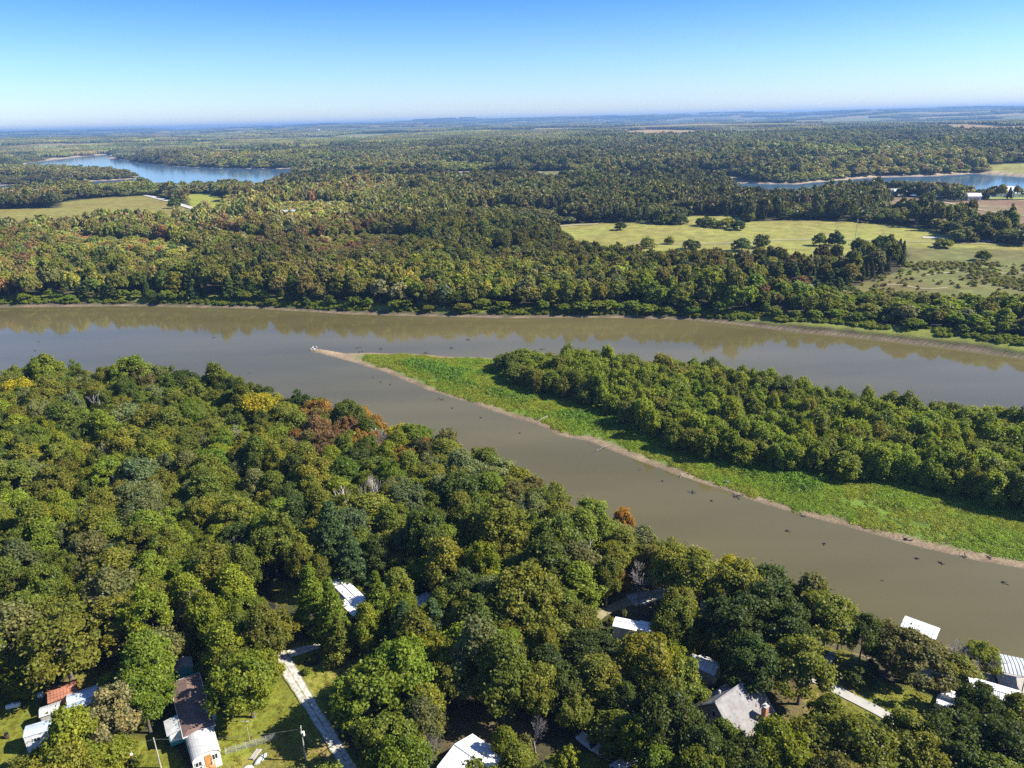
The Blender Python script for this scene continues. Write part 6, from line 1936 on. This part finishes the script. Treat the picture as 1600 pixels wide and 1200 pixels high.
# hedge lines round the farm
cf = src_collection('far_src', [v[0] for v in NV['far_round']] + [v[0] for v in NV['far_cedar']])
cm_ = src_collection('mid_src', [v[0] for v in NV['mid_round']] + [v[0] for v in NV['mid_cedar']])
ms = ~solo_m & (gy_ < 620)
fs = ~solo_m & (gy_ >= 620)
def idx_of(ced_, na_, nb_, rr):
    return np.where(ced_, na_ + rr.integers(0, nb_, len(ced_)), rr.integers(0, na_, len(ced_)))
def scl_of(R, H):
    return np.stack([R / 5.0, R / 5.0, H / 12.5], 1)
mk((gx_[ms], gy_[ms]), scl_of(R_[ms], H_[ms]), cols[ms], cm_, 'forest', 12, i0=idx_of(ced[ms], 8, 4, rr), rr=rr)
mk((gx_[fs], gy_[fs]), scl_of(R_[fs] * 1.05, H_[fs]), cols[fs], cf, 'middle_forest', 11, i0=idx_of(ced[fs], 8, 3, rr), rr=rr)
# second belt
bx, by = grid(-2200, 2300, 960, 2700, 8.6, rr)
o_, d_ = open_far(bx, by, 9)
kk = ~o_
for a, b, c_ in FOOT:
    if b > 900: kk &= np.hypot(bx - a, by - b) > c_
kk &= (pathd(trk, bx, by) > 12)
bx, by, bd = bx[kk], by[kk], d_[kk]
nm_, cd_ = far_names(bx, by, rr)
bR = np.clip(rr.normal(6.4, 1.0, len(bx)), 3.5, 8); bH = np.clip(rr.normal(12.5, 2.2, len(bx)), 7, 19)
bH = np.where(bd < 20, bH * .7, bH)
print('belts', ms.sum(), fs.sum(), len(bx))
bH = bH * (0.5 + 1.1 * fbm(bx, by, 240, 321)) * stand(bx, by)[0]
mk((bx, by), scl_of(bR, bH), far_vary(bx, by, vcols(nm_, rr, .15)), cf, 'distant_forest', 11, i0=idx_of(cd_, 8, 3, rr), rr=rr)

# scrub tufts and bushes on the brown slope and meadow edges
qx = rr.uniform(120, 420, 30000); qy = rr.uniform(300, 620, 30000)
k_ = (sdist(scrub, qx, qy) > -4) & (-sdist(river, qx, qy) > 5)
k_ &= fbm(qx, qy, 16, 170) + rr.normal(size=len(qx)) * .1 > 0.52
qx, qy = qx[k_][:1100], qy[k_][:1100]
s = rr.uniform(0.3, 0.9, (len(qx), 1)) * np.ones((1, 3)); s[:, 2] *= 0.8
mk((qx, qy), s, vcols(list(rr.choice(['olive green', 'brownish green', 'yellow green', 'pale tan', 'pale tan'], len(qx))), rr), cs, 'scrub', 4, rr=rr)
# leafy strip along the far bank
qx = rr.uniform(-420, 420, 120000); qy = rr.uniform(240, 480, 120000)
fd = -sdist(river, qx, qy)
px_q, _a, _b = pj(qx, qy, np.full(len(qx), 1.0))
k_ = (fd > 3.0 + 2.0 * (vnoise(qx, qy, 9, 7) - .5) + 4.5 * sstep(1080, 1280, px_q)) & (fd < 10 + 6 * sstep(1080, 1280, px_q)) & (fbm(qx, qy, 15, 180) > 0.40) & ~(sdist(near_land, qx, qy) > -30)
px_q, _a, _b = pj(qx, qy, np.full(len(qx), 1.0))
k_ &= (px_q > -30) & (px_q < 1640)
qx, qy = qx[k_][:5200], qy[k_][:5200]
s = rr.uniform(0.35, 0.95, (len(qx), 1)) * np.ones((1, 3)); s[:, 2] *= 0.75
mk((qx, qy), s, vcols(list(rr.choice(['bright green', 'yellow green', 'bright green', 'willow green'], len(qx))), rr), cs, 'bank_undergrowth', 4, rr=rr)

# far woods as broad canopy patches with every crown a bump
def patch_mesh(name, seed, S_=130.0, sp=8.5):
    r_ = np.random.default_rng(seed)
    gx, gy = np.meshgrid(np.arange(-S_ / 2, S_ / 2, sp), np.arange(-S_ / 2, S_ / 2, sp))
    gx = (gx + r_.uniform(-.45, .45, gx.shape) * sp).ravel(); gy = (gy + r_.uniform(-.45, .45, gy.shape) * sp).ravel()
    k = np.hypot(gx, gy) < S_ / 2 * (0.85 + 0.2 * r_.random(len(gx)))
    gx, gy = gx[k], gy[k]
    V_ = []; F_ = []; T_ = []; B_ = []
    for x, y in zip(gx, gy):
        R = r_.uniform(4.2, 7.2); H = r_.uniform(9, 16)
        b = len(V_)
        a0 = r_.random() * 6
        V_.append((x + r_.normal() * .6, y + r_.normal() * .6, H))
        for j, (rr_, zz) in enumerate(((0.62, 0.86), (1.0, 0.58), (0.8, 0.2))):
            for i in range(6):
                a = a0 + 2 * PI * (i + .5 * j) / 6
                q = rr_ * R * r_.uniform(.82, 1.18)
                V_.append((x + q * math.cos(a), y + q * math.sin(a), H * zz * r_.uniform(.93, 1.07)))
        for i in range(6):
            F_.append((b, b, b + 1 + i, b + 1 + (i + 1) % 6))
            for j in range(2):
                F_.append((b + 1 + 6 * j + i, b + 7 + 6 * j + i, b + 7 + 6 * j + (i + 1) % 6, b + 1 + 6 * j + (i + 1) % 6))
        t_ = r_.random(); u_ = r_.random()
        T_ += [t_] * 19; B_ += [u_] * 19
    faces = [tuple(dict.fromkeys(f_)) for f_ in F_]
    me = bpy.data.meshes.new(name)
    me.from_pydata(V_, [], faces)
    me.materials.append(M['far_leaf'])
    for k_, v_ in (('tint', T_), ('bough', B_)):
        a = me.attributes.new(k_, 'FLOAT', 'POINT'); a.data.foreach_set('value', np.asarray(v_, np.float32))
    return me
cp = src_collection('patch_src', [patch_mesh('patch', 300 + i) for i in range(6)])
PX_, PY_, PS_ = [], [], []
for y0, y1, sp, sc in ((2700, 5200, 95, 1.0), (5200, 9500, 150, 1.55), (9500, 19000, 300, 3.0)):
    a, b = grid(-0.85 * y1, 0.85 * y1, y0, y1, sp, rr, 0.84, 100)
    o_, d_ = open_far(a, b, 55 * sc)
    f_ = fbm(a, b, 900 * sc, 201)
    k = ~o_
    PX_.append(a[k]); PY_.append(b[k]); PS_.append(np.full(k.sum(), sc))
PX_, PY_, PS_ = map(np.concatenate, (PX_, PY_, PS_))
print('patches', len(PX_))
fn = np.where(fbm(PX_, PY_, 700, 210) + rr.normal(size=len(PX_)) * .06 > 0.52, 'brownish green', 'olive green').astype(object)
u_ = rr.random(len(PX_)); fn[u_ < .25] = 'dark green'; fn[u_ > .8] = 'grey green'
s = np.stack([PS_, PS_, 1 + (PS_ - 1) * 0.25], 1)
mk((PX_, PY_), s, far_vary(PX_, PY_, vcols(fn, rr, .12)), cp, 'far_woodland', 6, sink=1.0, rr=rr)

# ------------------------------------------------------------------ air
hb = MB()
X0, X1, Y0, Y1, Z0, Z1 = -37000, 37000, -400, 27800, -4.0, 175.0
hb.poly([(X0, Y0, Z0), (X1, Y0, Z0), (X1, Y1, Z0), (X0, Y1, Z0), (X0, Y0, Z1), (X1, Y0, Z1), (X1, Y1, Z1), (X0, Y1, Z1)],
        [(0, 3, 2, 1), (4, 5, 6, 7), (0, 1, 5, 4), (1, 2, 6, 5), (2, 3, 7, 6), (3, 0, 4, 7)])
hm, n, o = new_mat('haze')
pv = n.nodes.new('ShaderNodeVolumePrincipled')
pv.inputs['Density'].default_value = 9e-5
pv.inputs['Color'].default_value = (0.25, 0.45, 0.79, 1)
pv.inputs['Anisotropy'].default_value = 0.1
L(n, pv.outputs[0], o.inputs['Volume'])
h_ = hb.build('haze', hm)
h_['kind'] = 'stuff'
